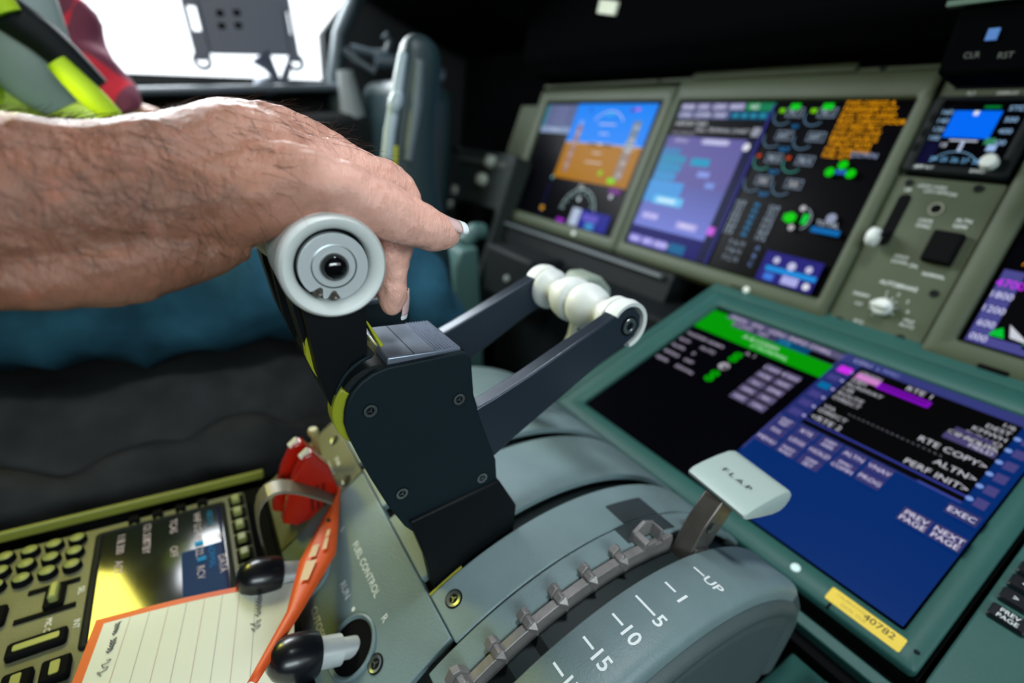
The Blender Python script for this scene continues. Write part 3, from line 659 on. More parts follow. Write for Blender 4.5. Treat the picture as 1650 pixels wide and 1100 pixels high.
s.r(0.0, 0.065, 0.118, 0.152, (70, 150, 220)); s.r(0.02, 0.075, 0.140, 0.153, (100, 190, 240)); s.r(0.028, 0.062, 0.143, 0.150, (190, 230, 250)); s.r(0.08, 0.10, 0.098, 0.106, (130, 150, 225)); s.r(0.10, 0.115, 0.112, 0.12, (115, 145, 220))
s.r(0.012, 0.042, 0.168, 0.178, (165, 160, 230)); s.t('RETURN', 0.027, 0.173, 0.008, (220, 215, 245)); s.r(0.080, 0.116, 0.172, 0.182, (175, 170, 230)); s.t('PRINT', 0.098, 0.177, 0.008, (235, 230, 250))
s.r(0.0, 0.152, 0.1905, 0.2195, (18, 14, 100))
for i in range(3): s.r(0.004 + i * 0.026, 0.027 + i * 0.026, 0.205, 0.217, (140, 135, 225)); s.t(('NAV', 'APT', 'ZOOM')[i], 0.0155 + i * 0.026, 0.211, 0.009, (235, 230, 250))
s.r(0.083, 0.112, 0.204, 0.218, (0, 95, 145)); s.r(0.1355, 0.152, 0.050, 0.2195, (10, 14, 60)); s.r(0.1505, 0.1535, 0.004, 0.2195, (45, 45, 130)); s.disc(0.138, 0.060, 0.0052, (220, 220, 235)); s.r(0.134, 0.145, 0.170, 0.181, (200, 90, 225)); s.r(0.137, 0.148, 0.034, 0.046, (140, 145, 160))
DIM = (75, 100, 125)
for r_ in range(4):
    for c_ in range(2):
        a = 0.1705 + c_ * 0.0395; d = 0.0165 + r_ * 0.0287; cc = (80, 110, 135) if r_ != 2 else (55, 135, 125)
        s.arc(a, d, 0.0130, 170, 320, 0.0016, cc); s.frame(a + 0.002, a + 0.0225, d - 0.008, d + 0.003, 0.0007, (150, 170, 195))
        s.t(('92.1', '647', '98.4', '0.0')[r_], a + 0.012, d - 0.0025, 0.0085, (175, 195, 215) if r_ < 3 else (225, 230, 240))
        if r_ == 0: s.r(a + 0.004, a + 0.016, d - 0.013, d - 0.006, (0, 205, 25)); s.r(a - 0.008, a - 0.001, d - 0.007, d - 0.002, (110, 200, 0))
        if r_ == 2: s.r(a - 0.011, a - 0.006, d - 0.006, d - 0.002, (190, 60, 10))
    s.t('N1' if r_ == 0 else 'EGT', 0.1915, 0.031 + r_ * 0.0287, 0.007, (30, 135, 205))
for i in range(6):
    s.t('%d.%d' % (12 + i, i), 0.1665, 0.1315 + i * 0.0078, 0.0085, (165, 185, 205)); s.t('%d.%d' % (12 + i, i), 0.2125, 0.1315 + i * 0.0078, 0.0085, (165, 185, 205)); s.t('PSI', 0.1895, 0.1315 + i * 0.0078, 0.0065, (40, 150, 215))
for i, c_ in enumerate('ABC'): s.t('T %s 71' % c_, 0.185, 0.183 + i * 0.0105, 0.0085, (150, 165, 185)); s.t('%s' % c_, 0.215, 0.183 + i * 0.0105, 0.0085, (110, 140, 200))
MSG = ['FWD CARGO A', 'PASSENGER OXY', 'ELEC GND HAND', 'BULK CARGO DOOR', 'HYD PRESS PRI C', 'HYD QTY LOW', 'BRAKE SOURCE', 'THRUST ASYM', 'FUEL PUMP FWD', 'FUEL QTY']
for i, mss in enumerate(MSG): s.t(mss, 0.2405, 0.0045 + i * 0.0066, 0.0071, (240, 160, 0), 1.3, align='l', sq=(1.0 if i not in (4, 8) else 0.9))
s.t('DOWN', 0.284, 0.061, 0.008, (150, 165, 200)); s.disc(0.2676, 0.0735, 0.0052, (0, 200, 0)); s.disc(0.2570, 0.0825, 0.0052, (0, 200, 0)); s.disc(0.2793, 0.0820, 0.0052, (0, 200, 0)); s.r(0.263, 0.274, 0.079, 0.084, (30, 90, 180))
s.disc(0.237, 0.140, 0.0065, (0, 205, 0)); s.r(0.229, 0.244, 0.136, 0.144, (0, 205, 0)); s.r(0.251, 0.258, 0.133, 0.145, (0, 200, 60)); s.arc(0.2475, 0.139, 0.0135, -60, 70, 0.0012, (150, 160, 175)); s.disc(0.247, 0.127, 0.0035, (180, 180, 185)); s.disc(0.2435, 0.151, 0.0035, (180, 180, 185))
s.disc(0.282, 0.133, 0.0055, (140, 150, 175)); s.t('TOTAL', 0.281, 0.140, 0.008, (190, 200, 215)); s.r(0.266, 0.298, 0.145, 0.1515, (0, 100, 170))
s.r(0.229, 0.298, 0.183, 0.2195, (35, 32, 120)); s.disc(0.245, 0.192, 0.004, (190, 190, 225)); s.disc(0.265, 0.195, 0.005, (190, 190, 225)); s.disc(0.285, 0.194, 0.004, (190, 190, 225)); s.r(0.236, 0.297, 0.200, 0.206, (20, 140, 220)); s.r(0.26, 0.28, 0.207, 0.217, (170, 170, 230)); s.r(0.238, 0.25, 0.209, 0.217, (60, 120, 220)); s.disc(0.29, 0.213, 0.004, (220, 220, 235))
t.part('screen', s.mb, smooth=0)

# right hand inboard display, its left edge in view
A0 = 0.4355
t, bz = display_unit('flight_display', 'display cut by the right edge of the photo, black page with lilac altitude column', MP, A0, (0.4130, 0.7650, -0.030, 0.2430), 'large displays of the main panel')
s = Scr(MP, W_, H_, 0.0, A0)
s.r(0.003, 0.040, 0.150, 0.2190, (72, 72, 140)); s.r(0.003, 0.150, 0.2135, 0.2190, (72, 72, 140)); s.r(0.018, 0.150, 0.150, 0.2105, (3, 3, 6))
s.t('HYD L', 0.012, 0.133, 0.009, (220, 140, 0), 1.3, 'l'); s.t('APU OIL', 0.012, 0.141, 0.009, (220, 140, 0), 1.3, 'l'); s.t('4700', 0.012, 0.162, 0.010, (190, 40, 230), 1.3)
for i, v in enumerate(('1800', '1200', '600', '000')): s.t(v, 0.011, 0.173 + i * 0.0135, 0.0085, (215, 215, 245))
s.mb.use(lit(200, 205, 215)); k = s.up(); s.mb.add([MP.p(A0 + 0.026, 0.196, k), MP.p(A0 + 0.030, 0.207, k), MP.p(A0 + 0.044, 0.2085, k)], [(0, 1, 2)])
s.mb.use(lit(0, 190, 50)); k = s.up(); s.mb.add([MP.p(A0 + 0.018, 0.204, k), MP.p(A0 + 0.023, 0.200, k), MP.p(A0 + 0.027, 0.209, k), MP.p(A0 + 0.016, 0.209, k)], [(3, 2, 1, 0)]); s.r(0.04, 0.12, 0.206, 0.210, (0, 170, 60))
for i in range(7): s.r(0.05 + i * 0.03, 0.07 + i * 0.03, 0.02, 0.03, (130, 130, 190))
t.part('screen', s.mb, smooth=0)

# panel structure behind everything
mb = MB(M_PAN); MP.box(mb, -0.46, 0.80, -0.040, 0.246, -0.06, -0.012)
MP.box(mb, -0.372, 0.32, -0.036, -0.0305, -0.012, 0.004)
ip = Thing('instrument_panel', 'olive grey main instrument panel carrying the upright displays', 'panel', MP.p(0.1, 0.25, -0.05))
ip.part('panel', mb, bevel=0.001)
mb = MB(M_PAN); MP.rbox(mb, 0.005, 0.235, -0.042, -0.031, 0.004, -0.012, 0.007, 0.0015); ip.part('raised_edge', mb)
for a in (0.26, -0.06, 0.45):
    mb = MB(M_DARK); mb.lathe(MP.p(a, -0.034, 0.004), MP.n, [(0, .003), (.001, .003)], 12); ip.part('screw', mb)

# centre column: standby display, gear and autobrake
cc = Thing('landing_gear_console', 'olive grey centre panel with gear lever slot and autobrake legends', 'panel', MP.p(0.366, 0.245, -0.012))
mb = MB(M_PAN); MP.rbox(mb, 0.3225, 0.4115, 0.0765, 0.2425, 0.003, -0.012, 0.0, 0.001); gp = cc.part('panel', mb)
mb = MB(M_GAP); MP.rbox(mb, 0.3325, 0.3440, 0.0950, 0.1500, 0.005, -0.0005, 0.0003); MP.disc(mb, 0.3680, 0.1060, 0.0045, 0.0006); cc.part('slot', mb, gp)
mb = MB(pbr('lock_ring', (0.25, 0.26, 0.2), 0.45)); mb.lathe(MP.p(0.368, 0.106, 0.0), MP.n, [(0, .0062), (.001, .0062), (.001, .0045)], 24, cap=False); cc.part('lock_ring', mb, gp)
mb = MB(M_GAP); MP.rbox(mb, 0.3775, 0.4020, 0.1270, 0.1580, 0.002, 0, 0.010, 0.002); cc.part('switch_guard', mb, gp)
mb = MB(M_TXT)
for st, a, d, sz in (('UP', 0.3372, 0.0905, .0045), ('LOCK OVRD', 0.3560, 0.0850, .0042), ('LDG GEAR', 0.3610, 0.0895, .0042), ('DN', 0.3750, 0.0905, .0042), ('LOCK', 0.3650, 0.1185, .0045), ('OVRD', 0.3650, 0.1240, .0045), ('ALTN', 0.3935, 0.1135, .0050), ('GEAR', 0.3930, 0.1190, .0045), ('HOLD', 0.3605, 0.1575, .0045), ('DN', 0.374, 0.164, .0045), ('DOWN', 0.3610, 0.1630, .0042), ('NORMAL', 0.3930, 0.1690, .0045), ('AUTOBRAKE', 0.3700, 0.1860, .0058), ('DISARM', 0.3430, 0.2040, .0045), ('OFF', 0.3450, 0.2140, .0042), ('RTO', 0.3530, 0.2320, .0045), ('MAX', 0.3930, 0.2170, .0045), ('AUTO', 0.3930, 0.2220, .0045), ('1', .364, .1955, .0045), ('2', .374, .1945, .0045), ('3', .384, .199, .0045), ('4', .388, .2085, .0045)):
    MP.text(mb, st, a, d, sz, 0.0003, M_TXT)
for a_ in (100, 70, 45, 15, -20, 150, 200, 240):
    c_, s_ = math.cos(rad(a_)), math.sin(rad(a_)); o = MP.p(0.3668, 0.211, 0.0003)
    mb.add([o + MP.u * c_ * .0095 + MP.v * s_ * .0095 + MP.u * s_ * .0003 - MP.v * c_ * .0003, o + MP.u * c_ * .0125 + MP.v * s_ * .0125 + MP.u * s_ * .0003 - MP.v * c_ * .0003, o + MP.u * c_ * .0125 + MP.v * s_ * .0125 - MP.u * s_ * .0003 + MP.v * c_ * .0003, o + MP.u * c_ * .0095 + MP.v * s_ * .0095 - MP.u * s_ * .0003 + MP.v * c_ * .0003], [(0, 1, 2, 3)])
cc.part('legends', mb, gp, smooth=0)
for a, d in ((0.3352, 0.0835), (0.3914, 0.0825), (0.3349, 0.2365), (0.3932, 0.2355), (0.4004, 0.1853)):
    mb = MB(M_DARK); mb.lathe(MP.p(a, d), MP.n, [(0, .0038), (.0015, .0035), (.0015, .002), (.0005, .0015)], 20); cc.part('fastener', mb, gp)
t = Thing('gear_lever', 'round ivory gear lever knob standing out of a black slot', 'lever', MP.p(0.336, 0.15, 0.0))
mb = MB(M_DARK); mb.tube([MP.p(0.3382, 0.135, -0.002), MP.p(0.3360, 0.1430, 0.016)], .0028, 12); t.part('arm', mb)
mb = MB(M_WHITE); mb.lathe(MP.p(0.3320, 0.1465, 0.0155), V(1, 0, 0), [(-.0035, .0001), (-.0033, .007), (-.0015, .0095), (.0015, .0098), (.0045, .0095), (.0063, .0070), (.0066, .0001)], 36); t.part('knob', mb, smooth=60)
t = Thing('autobrake_knob', 'ivory rotary knob with a raised grip bar under AUTOBRAKE', 'knob', MP.p(0.3668, 0.22, 0))
mb = MB(M_WHITE); mb.lathe(MP.p(0.3668, 0.211), MP.n, [(0, .0088), (.002, .0092), (.007, .0085), (.0085, .0075), (.0088, .0001)], 32); kb = t.part('knob', mb, smooth=50)
mb = MB(M_WHITE); MP.rbox(mb, 0.3590, 0.3745, 0.2085, 0.2135, 0.002, 0.008, 0.016, 0.0012); t.part('grip_bar', mb, kb)

t = Thing('standby_display', 'small square standby display with a blue horizon in a dark frame', 'display', MP.p(0.366, 0.075, 0))
mb = MB(M_DARK); MP.ring(mb, (0.3245, 0.4085, -0.0015, 0.0735), (0.3335, 0.3985, 0.0030, 0.0650), 0.004, 0.002, -0.012, 0.008, 0.003, 0.0015); sb = t.part('bezel', mb, smooth=50)
s = Scr(MP, 0.065, 0.062, 0.004, 0.3335, 0.003)
s.r(0.0105, 0.0470, 0.0085, 0.0345, (0, 105, 245)); s.r(0.026, 0.030, 0.0085, 0.013, (210, 225, 240)); s.r(0.0, 0.012, 0.040, 0.062, (8, 8, 45))
for i, st in enumerate(('160', '140', '120', '100')): s.t(st, 0.005, 0.010 + i * 0.0085, 0.0065, (150, 190, 225))
for i, st in enumerate(('STD', '500', '400', '300')): s.t(st, 0.056, 0.006 + i * 0.0105, 0.0065, (150, 190, 230))
s.r(0.032, 0.044, 0.004, 0.0065, (0, 120, 50)); s.r(0.018, 0.040, 0.0365, 0.0380, (190, 200, 215)); s.r(0.028, 0.031, 0.037, 0.048, (170, 185, 210)); s.t('18', 0.0155, 0.042, 0.006, (200, 205, 220)); s.r(0.045, 0.053, 0.034, 0.040, (50, 130, 90)); s.r(0.049, 0.056, 0.040, 0.046, (150, 180, 225))
for i, st in enumerate(('24', '25', '26', '27', '28')): s.t(st, 0.013 + i * 0.0085, 0.0560, 0.0062, (120, 180, 225))
s.arc(0.030, 0.070, 0.022, 30, 150, 0.0006, (130, 180, 220))
t.part('screen', s.mb, sb, smooth=0)
mb = MB(M_TXT); MP.text(mb, 'BARO', 0.3860, 0.0690, 0.0042, 0.0082, M_TXT); MP.text(mb, 'RST', 0.3480, 0.0690, 0.004, 0.0082, M_TXT); MP.text(mb, 'APP', 0.3390, 0.0690, 0.0050, 0.0082, M_TXT); t.part('legends', mb, sb, smooth=0)
mb = MB(M_WHITE); mb.lathe(MP.p(0.3925, 0.0620, 0.008), MP.n, [(0, .0060), (.002, .0068), (.009, .0066), (.011, .0055), (.0113, .0001)], 32); t.part('knob', mb, sb, smooth=50)
for a, d in ((0.3300, 0.020), (0.3292, 0.035), (0.3285, 0.05)):
    mb = MB(M_GAP); MP.rbox(mb, a - 0.002, a + 0.002, d - 0.004, d + 0.004, 0.001, 0.008, 0.009); t.part('side_button', mb, sb)
mb = MB(M_PAN); MP.box(mb, 0.3225, 0.4115, -0.0290, -0.0030, -0.012, 0.001); c2 = cc.part('upper_panel', mb, bevel=0.001)
mb = MB(M_GAP); MP.box(mb, 0.3330, 0.4100, -0.0270, -0.0100, 0.001, 0.0016); cc.part('recess', mb, c2)
mb = MB(M_TXT); MP.text(mb, 'FLT', 0.3490, -0.0062, 0.0042, 0.0012, M_TXT); MP.text(mb, 'DISPLAY', 0.3760, -0.0062, 0.0042, 0.0012, M_TXT); cc.part('legend', mb, c2, smooth=0)

# shelf strips and recess under the main panel
t = Thing('footwell_trim', 'long grey edge strip running under the leftmost displays above a black recess', 'trim', MP.p(-0.15, 0.27, 0))
mb = MB(pbr('edge_strip_grey', (0.09, 0.11, 0.12), 0.45)); MP.box(mb, -0.42, 0.105, 0.2520, 0.2580, 0.012, 0.020); t.part('strip', mb, bevel=0.0015)
mb = MB(M_DARK); MP.box(mb, -0.47, 0.12, 0.246, 0.29, -0.03, 0.011); t.part('backing', mb)
mb = MB(pbr('edge_strip_grey', (0.09, 0.11, 0.12), 0.45)); MP.box(mb, -0.095, 0.030, 0.2930, 0.2970, 0.012, 0.018); t.part('strip', mb, bevel=0.001)
mb = MB(M_DARK); mb.box((-0.78, 0.50, -0.42), (-0.37, 0.62, -0.19)); mb.box((-0.74, 0.44, -0.25), (-0.60, 0.51, -0.165)); t.part('lower_box', mb, bevel=0.006)
mb = MB(pbr('dull_bolt', (0.2, 0.24, 0.22), 0.4)); mb.lathe((-0.66, 0.439, -0.208), (0, -1, 0), [(0, .006), (.004, .005), (.005, .002)], 14); t.part('bolt', mb)

# ------------------------------------------------------------------ sloping display stand
t = Thing('stand_display', 'large sloping touch display with green banner, key grid and dark blue lower half', 'display', LP.p(0.15, 0.24, -0.02))
mb = MB(M_BEZ); LP.ring(mb, (-0.0260, 0.3215, -0.0300, 0.2415), (-0.0015, 0.3065, -0.0025, 0.2215), 0.004, 0.002, -0.004, 0.0035, -0.002, 0.0015); bz = t.part('bezel', mb, smooth=50)
s = Scr(LP, W_, H_)
s.r(0.0, 0.1525, 0.0050, 0.0445, (0, 150, 0)); s.r(0.020, 0.1525, 0.0005, 0.0110, (88, 84, 120)); s.r(0.034, 0.1525, 0.0110, 0.0215, (60, 58, 92))
for i in range(5): s.t(('MAIN', 'SYS', 'CDU', 'INFO', 'CHKL')[i], 0.034 + i * 0.024, 0.0060, 0.0085, (205, 195, 220)); s.r(0.0225 + i * 0.024, 0.023 + i * 0.024, 0.0005, 0.011, (20, 20, 40))
s.r(0.088, 0.1240, 0.0110, 0.0215, (0, 70, 110)); s.r(0.124, 0.150, 0.0120, 0.0215, (3, 3, 8))
for i in range(3): s.t(('COMM', 'ND', 'EFB')[i], 0.046 + i * 0.026, 0.0162, 0.0080, (190, 180, 210) if i < 2 else (40, 150, 190))
s.t('A B COMM', 0.078, 0.0300, 0.0085, (200, 215, 210)); s.t('2 NORMAL', 0.094, 0.0385, 0.0085, (170, 220, 180)); s.t('A. 1', 0.082, 0.0530, 0.0075, (180, 180, 190))
for i in range(5):
    d = 0.0595 + i * 0.0135
    s.t(('RUDDER', 'ELEV', 'FLAPS', 'SPOILR', 'GEAR')[i], 0.005, d, 0.0068, (195, 185, 210), align='l'); s.t(('NORM', 'AUTO', '0', 'OFF', 'DOWN')[i], 0.0335, d, 0.0068, (195, 185, 210), align='l')
for k, d in enumerate((0.0620, 0.0700, 0.0995, 0.1090)): s.disc(0.0735, d, 0.0048, (0, 165, 0)); s.disc(0.0735, d, 0.0022, (0, 90, 0))
s.disc(0.0735, 0.0850, 0.0058, (170, 168, 175)); s.disc(0.0755, 0.0860, 0.0035, (90, 88, 95))
for c_ in range(2):
    for r_ in range(5):
        a = 0.1045 + c_ * 0.0195; d = 0.0560 + r_ * 0.0132 + c_ * 0.000; s.r(a, a + 0.0170, d, d + 0.0098, (92, 86, 120)); s.t(('L NAV', 'VOR', 'ILS', 'GPS', 'OFF', 'R NAV', 'ADF', 'DME', 'IRS', 'ON')[c_ * 5 + r_], a + 0.0085, d + 0.005, 0.0060, (205, 195, 225))
# right half
s.r(0.1525, 0.305, 0.0, 0.2197, (2, 42, 108)); s.r(0.1525, 0.305, 0.0, 0.0125, (52, 58, 120)); s.r(0.1525, 0.1535, 0.0, 0.165, (70, 75, 150)); s.t('CDU', 0.170, 0.006, 0.0075, (170, 175, 220)); s.t('L FMC', 0.192, 0.006, 0.007, (130, 140, 200)); s.r(0.1525, 0.172, 0.0125, 0.108, (34, 44, 108))
for i in range(6): s.r(0.1560, 0.1660, 0.0200 + i * 0.0150, 0.0285 + i * 0.0150, (66, 62, 130) if i != 2 else (0, 105, 160))
for i in range(6): s.disc(0.1690, 0.0245 + i * 0.0150, 0.0016, (170, 165, 215))
s.r(0.1580, 0.1690, 0.0195, 0.0295, (205, 45, 235))
s.r(0.1715, 0.2895, 0.0120, 0.1080, (2, 2, 3)); s.r(0.1715, 0.2895, 0.1080, 0.1100, (60, 70, 150)); s.r(0.1715, 0.262, 0.1035, 0.1095, (2, 2, 6)); s.r(0.1715, 0.2895, 0.1010, 0.1028, (52, 60, 150))
s.t('RTE 1', 0.222, 0.0170, 0.0085, (205, 205, 215)); s.t('ORIGIN', 0.175, 0.0195, 0.0055, (190, 190, 205), align='l'); s.r(0.1745, 0.194, 0.0215, 0.0300, (205, 130, 200)); s.r(0.194, 0.2345, 0.0235, 0.0320, (130, 10, 190)); s.r(0.196, 0.2325, 0.0262, 0.0285, (60, 0, 95))
for i, st in enumerate(('KBFI', 'RUNWAY', '13R', 'ROUTE', 'DIRECT')): s.t(st, 0.175, 0.0335 + i * 0.0075, 0.0068, (195, 195, 205), align='l')
s.t('VIA', 0.175, 0.0785, 0.0065, (195, 195, 205), align='l'); s.t('DIRECT', 0.175, 0.0855, 0.0070, (195, 195, 205), align='l'); s.t('<RTE 2', 0.174, 0.0960, 0.0085, (205, 205, 215), align='l')
s.t('- - - - - - - - - - - - - - - - - - -', 0.195, 0.0755, 0.0062, (150, 150, 165), align='l')
for i, st in enumerate(('1/6', 'DEST', 'KMWH', 'FLT NO', 'RTE REQ')): s.t(st, 0.287, 0.0180 + i * 0.0078, 0.0068, (195, 195, 205), align='r')
s.r(0.258, 0.282, 0.0400, 0.0455, (62, 58, 100)); s.r(0.255, 0.288, 0.0500, 0.0570, (72, 66, 112)); s.t('CO ROUTE', 0.2865, 0.0475, 0.0062, (190, 190, 200), align='r'); s.t('FIELD', 0.286, 0.0535, 0.0062, (205, 205, 215), align='r')
s.t('RTE COPY>', 0.288, 0.0680, 0.0085, (205, 205, 215), align='r'); s.t('ALTN>', 0.288, 0.0840, 0.0085, (205, 205, 215), align='r'); s.t('PERF INIT>', 0.288, 0.0965, 0.0085, (205, 205, 215), align='r')
for i in range(6): s.r(0.2945, 0.3015, 0.0240 + i * 0.0150, 0.0330 + i * 0.0150, (70, 66, 125)); s.disc(0.2915, 0.0285 + i * 0.0150, 0.0022, (120, 150, 215))
KEYS = {(0, 0): 'INIT REF', (0, 1): 'RTE', (0, 2): 'DEP ARR', (0, 3): 'ALTN', (0, 4): 'VNAV', (1, 0): 'FIX', (1, 1): 'LEGS', (1, 2): 'HOLD', (1, 3): 'FMC COMM', (1, 4): 'PROG', (2, 0): 'MENU', (2, 1): 'NAV RAD', (2, 2): 'OFF SET'}
for (r_, c_), st in KEYS.items():
    a = 0.1635 + c_ * 0.0192; d = 0.1180 + r_ * 0.0138
    s.r(a - 0.0084, a + 0.0084, d - 0.0058, d + 0.0058, (58, 55, 110))
    ws = st.split(' ')
    if len(ws) == 2: s.t(ws[0], a, d - 0.0022, 0.0052, (215, 208, 235)); s.t(ws[1], a, d + 0.0030, 0.0052, (215, 208, 235))
    else: s.t(st, a, d, 0.0060, (215, 208, 235))
s.r(0.2850, 0.3035, 0.1160, 0.1260, (52, 52, 105)); s.t('EXEC', 0.2940, 0.1210, 0.0068, (225, 222, 240))
for a, st in ((0.2765, 'PREV'), (0.2957, 'NEXT')): s.r(a - 0.0088, a + 0.0088, 0.1385, 0.1520, (62, 56, 105)); s.t(st, a, 0.1425, 0.0066, (225, 222, 240)); s.t('PAGE', a, 0.1485, 0.0066, (225, 222, 240))
t.part('screen', s.mb, smooth=0)
mb = MB(M_YELS); LP.rbox(mb, 0.2665, 0.3105, 0.2262, 0.2368, 0.0012, 0.0034, 0.0039); lb = t.part('label', mb, bz, label='yellow printed label reading 40782')
mb = MB(M_TXTB); LP.text(mb, '40782', 0.2965, 0.2300, 0.0062, 0.0040, M_TXTB, squash=1.15); q2 = MB(pbr('label_small_print', (0.45, 0.34, 0.05), 0.6)); LP.text(q2, 'CALIBRATION', 0.280, 0.2290, 0.0030, 0.0040); LP.text(q2, 'DATE  DUE', 0.2830, 0.2335, 0.0030, 0.0040)
t.part('label_number', mb, lb, smooth=0); t.part('label_small_print', q2, lb, smooth=0)
mb = MB(pbr('sensor_glow_white', (0.7, 0.9, 0.88), 0.35)); mb.lathe(LP.p(0.2436, 0.2315, 0.0035), LP.n, [(-.001, .0032), (.0005, .0032), (.0010, .002)], 24); t.part('sensor_dot', mb, bz, smooth=60)
mb = MB(M_GAP); LP.box(mb, 0.2705, 0.2720, 0.2370, 0.2416, 0.0020, 0.0037); t.part('notch', mb, bz)
mb = MB(M_DARK); mb.lathe(LP.p(0.3165, 0.2290, 0.0035), LP.n, [(0, .0016), (.0004, .0014), (.0002, .0005)], 16); t.part('screw', mb, bz)

t = Thing('display_stand', 'teal grey sloping stand framing the large lower display', 'console', (-0.1873, 0.4, -0.95))
mb = MB(M_BEZ); LP.box(mb, -0.036, 0.3245, -0.120, -0.0315, -0.03, 0.0015); LP.box(mb, -0.036, -0.0275, -0.031, 0.2415, -0.03, 0.0015); LP.box(mb, -0.036, 0.3225, 0.2475, 0.2560, -0.030, -0.013)
t.part('surround', mb, bevel=0.001)
mb = MB(M_GAP); LP.box(mb, -0.030, 0.3235, -0.030, 0.2408, -0.024, -0.0042); LP.box(mb, -0.036, 0.60, -0.12, 0.2640, -0.06, -0.024); t.part('underframe', mb)
mb = MB(M_DARK); mb.yz([(0.325, -0.93), (0.325, -0.30), (0.62, -0.165), (0.62, -0.93)], -0.372, 0.22); t.part('cabinet', mb)
for i, (a, d) in enumerate(((-0.005, -0.052), (0.035, -0.055), (0.012, -0.080), (0.055, -0.078), (-0.018, -0.030), (0.25, -0.05))):
    if i == 4: continue
    mb = MB(M_GAP); LP.rbox(mb, a - 0.011, a + 0.011, d - 0.008, d + 0.008, 0.002, 0.0015, 0.0045, 0.001); t.part('dark_button', mb)
# keypad at the right
kp = Thing('keypad', 'teal grey keypad panel with black keys at the bottom right corner', 'keypad', LP.p(0.4, 0.24, -0.02))
mb = MB(M_BEZ); LP.rbox(mb, 0.3262, 0.520, -0.030, 0.2415, 0.003, -0.02, 0.0020, 0.001); kpp = kp.part('panel', mb)
for a, d, st in ((0.3385, 0.1745, 'PREV PAGE'), (0.3585, 0.1745, 'NEXT PAGE'), (0.3365, 0.1600, '>'), (0.3365, 0.1475, '<'), (0.3365, 0.1350, '+'), (0.3530, 0.1600, 'A'), (0.3530, 0.1475, 'B'), (0.3530, 0.1350, 'C')):
    w = 0.0088 if len(st) > 2 else 0.0068; mb = MB(M_KNOBB); LP.rbox(mb, a - w, a + w, d - 0.0052, d + 0.0052, 0.0015, 0.0018, 0.0058, 0.0010, k=4); ky = kp.part('key', mb, kpp)
    mb = MB(M_TXT); ws = st.split(' ')
    if len(ws) == 2: LP.text(mb, ws[0], a, d - 0.0020, 0.0042, 0.0060, M_TXT); LP.text(mb, ws[1], a, d + 0.0022, 0.0042, 0.0060, M_TXT)
    else: LP.text(mb, st, a, d, 0.0050, 0.0060, M_TXT)
    kp.part('key_text', mb, ky, smooth=0)

# ------------------------------------------------------------------ aisle stand with tuning panel
t = Thing('aisle_stand', 'olive grey aisle stand, flat top behind the quadrant', 'console', (-0.2, -0.2, -0.95))
mb = MB(M_GAP); mb.box((-0.385, -0.55, -0.33), (-0.02, 0.026, -0.290)); mb.box((-0.385, -0.55, -0.93), (-0.02, 0.07, -0.33)); t.part('body', mb)
mb = MB(pbr('lit_edge_olive', (0.20, 0.22, 0.03), 0.5)); mb.box((-0.3960, -0.55, -0.288), (-0.3925, 0.03, -0.2800)); t.part('lit_edge', mb, bevel=0.0012)  # stand edge coloured yellow-olive for the light catching it
tp = Thing('tuning_panel', 'olive grey radio panel with round number keys and a dark line-text screen', 'panel', (-0.32, -0.06, -0.29))
mb = MB(M_PAN2); TP.rbox(mb, -0.3720, -0.150, -0.0128, 0.40, 0.003, -0.012, 0.0, 0.0012); pp = tp.part('panel', mb)
# screen frame
mb = MB(M_DARK); TP.ring(mb, (-0.3640, -0.2680, 0.0010, 0.0785), (-0.3610, -0.2710, 0.0040, 0.0745), 0.003, 0.002, 0.0, 0.0016, 0.0004, 0.0006); fr = tp.part('screen_frame', mb, pp, smooth=50)
M_TS = pbr('tuning_screen_glass', (0.010, 0.012, 0.006), 0.09, spec=0.6)
s = Scr(TP, 0.090, 0.0705, 0.0006, -0.361, 0.004); s.mb.mats[0] = M_TS
G1 = (185, 175, 165); 
def tl(*a, **k): s.t(*a, **k)
s.r(0.040, 0.0895, 0.002, 0.026, (12, 44, 78)); s.r(0.002, 0.0895, 0.0005, 0.0025, (10, 14, 50))
for d_, a_, st in ((0.060, 0.014, '118.300'), (0.060, 0.036, 'ACT'), (0.0455, 0.010, '121.500'), (0.0455, 0.024, 'STBY'), (0.0300, 0.010, 'TCAS'), (0.0300, 0.037, 'OFF'), (0.0155, 0.010, 'VHF L'), (0.0155, 0.026, '124.85'), (0.0155, 0.046, '122.7'), (0.0155, 0.064, 'RCV'), (0.003, 0.034, 'M'), (0.003, 0.062, 'DATA')):
    tl(st, a_, d_, 0.0062, G1)
tl('ABOVE', 0.012, 0.0075, 0.0055, (20, 105, 130)); tl('NORMAL', 0.052, 0.0085, 0.0055, (20, 105, 150)); s.r(0.034, 0.038, 0.013, 0.018, (20, 140, 180)); s.r(0.050, 0.054, 0.012, 0.017, (20, 120, 160))
tp.part('screen', s.mb, pp, smooth=0)
M_KEYT = pbr('key_top_olive', (0.24, 0.27, 0.08), 0.4)
for i in range(6):
    a = -0.3605 + i * 0.0150; mb = MB(M_GAP); TP.rbox(mb, a - 0.0058, a + 0.0058, -0.0118, -0.0015, 0.001, 0, 0.0012); mb.use(M_KEYT); TP.rbox(mb, a - 0.0038, a + 0.0034, -0.0090, -0.0035, 0.001, 0.0012, 0.0052, 0.0008, k=3); tp.part('line_key', mb, pp)
for i in range(4):
    d = 0.0155 + i * 0.0140; mb = MB(M_GAP); TP.rbox(mb, -0.3712, -0.3655, d - 0.0032, d + 0.0032, 0.0012, 0, 0.0040, 0.0008, k=3); mb.use(M_KEYT); TP.rbox(mb, -0.3655, -0.3640, d - 0.0010, d + 0.0010, 0.0004, 0, 0.001, k=2); tp.part('line_key', mb, pp)
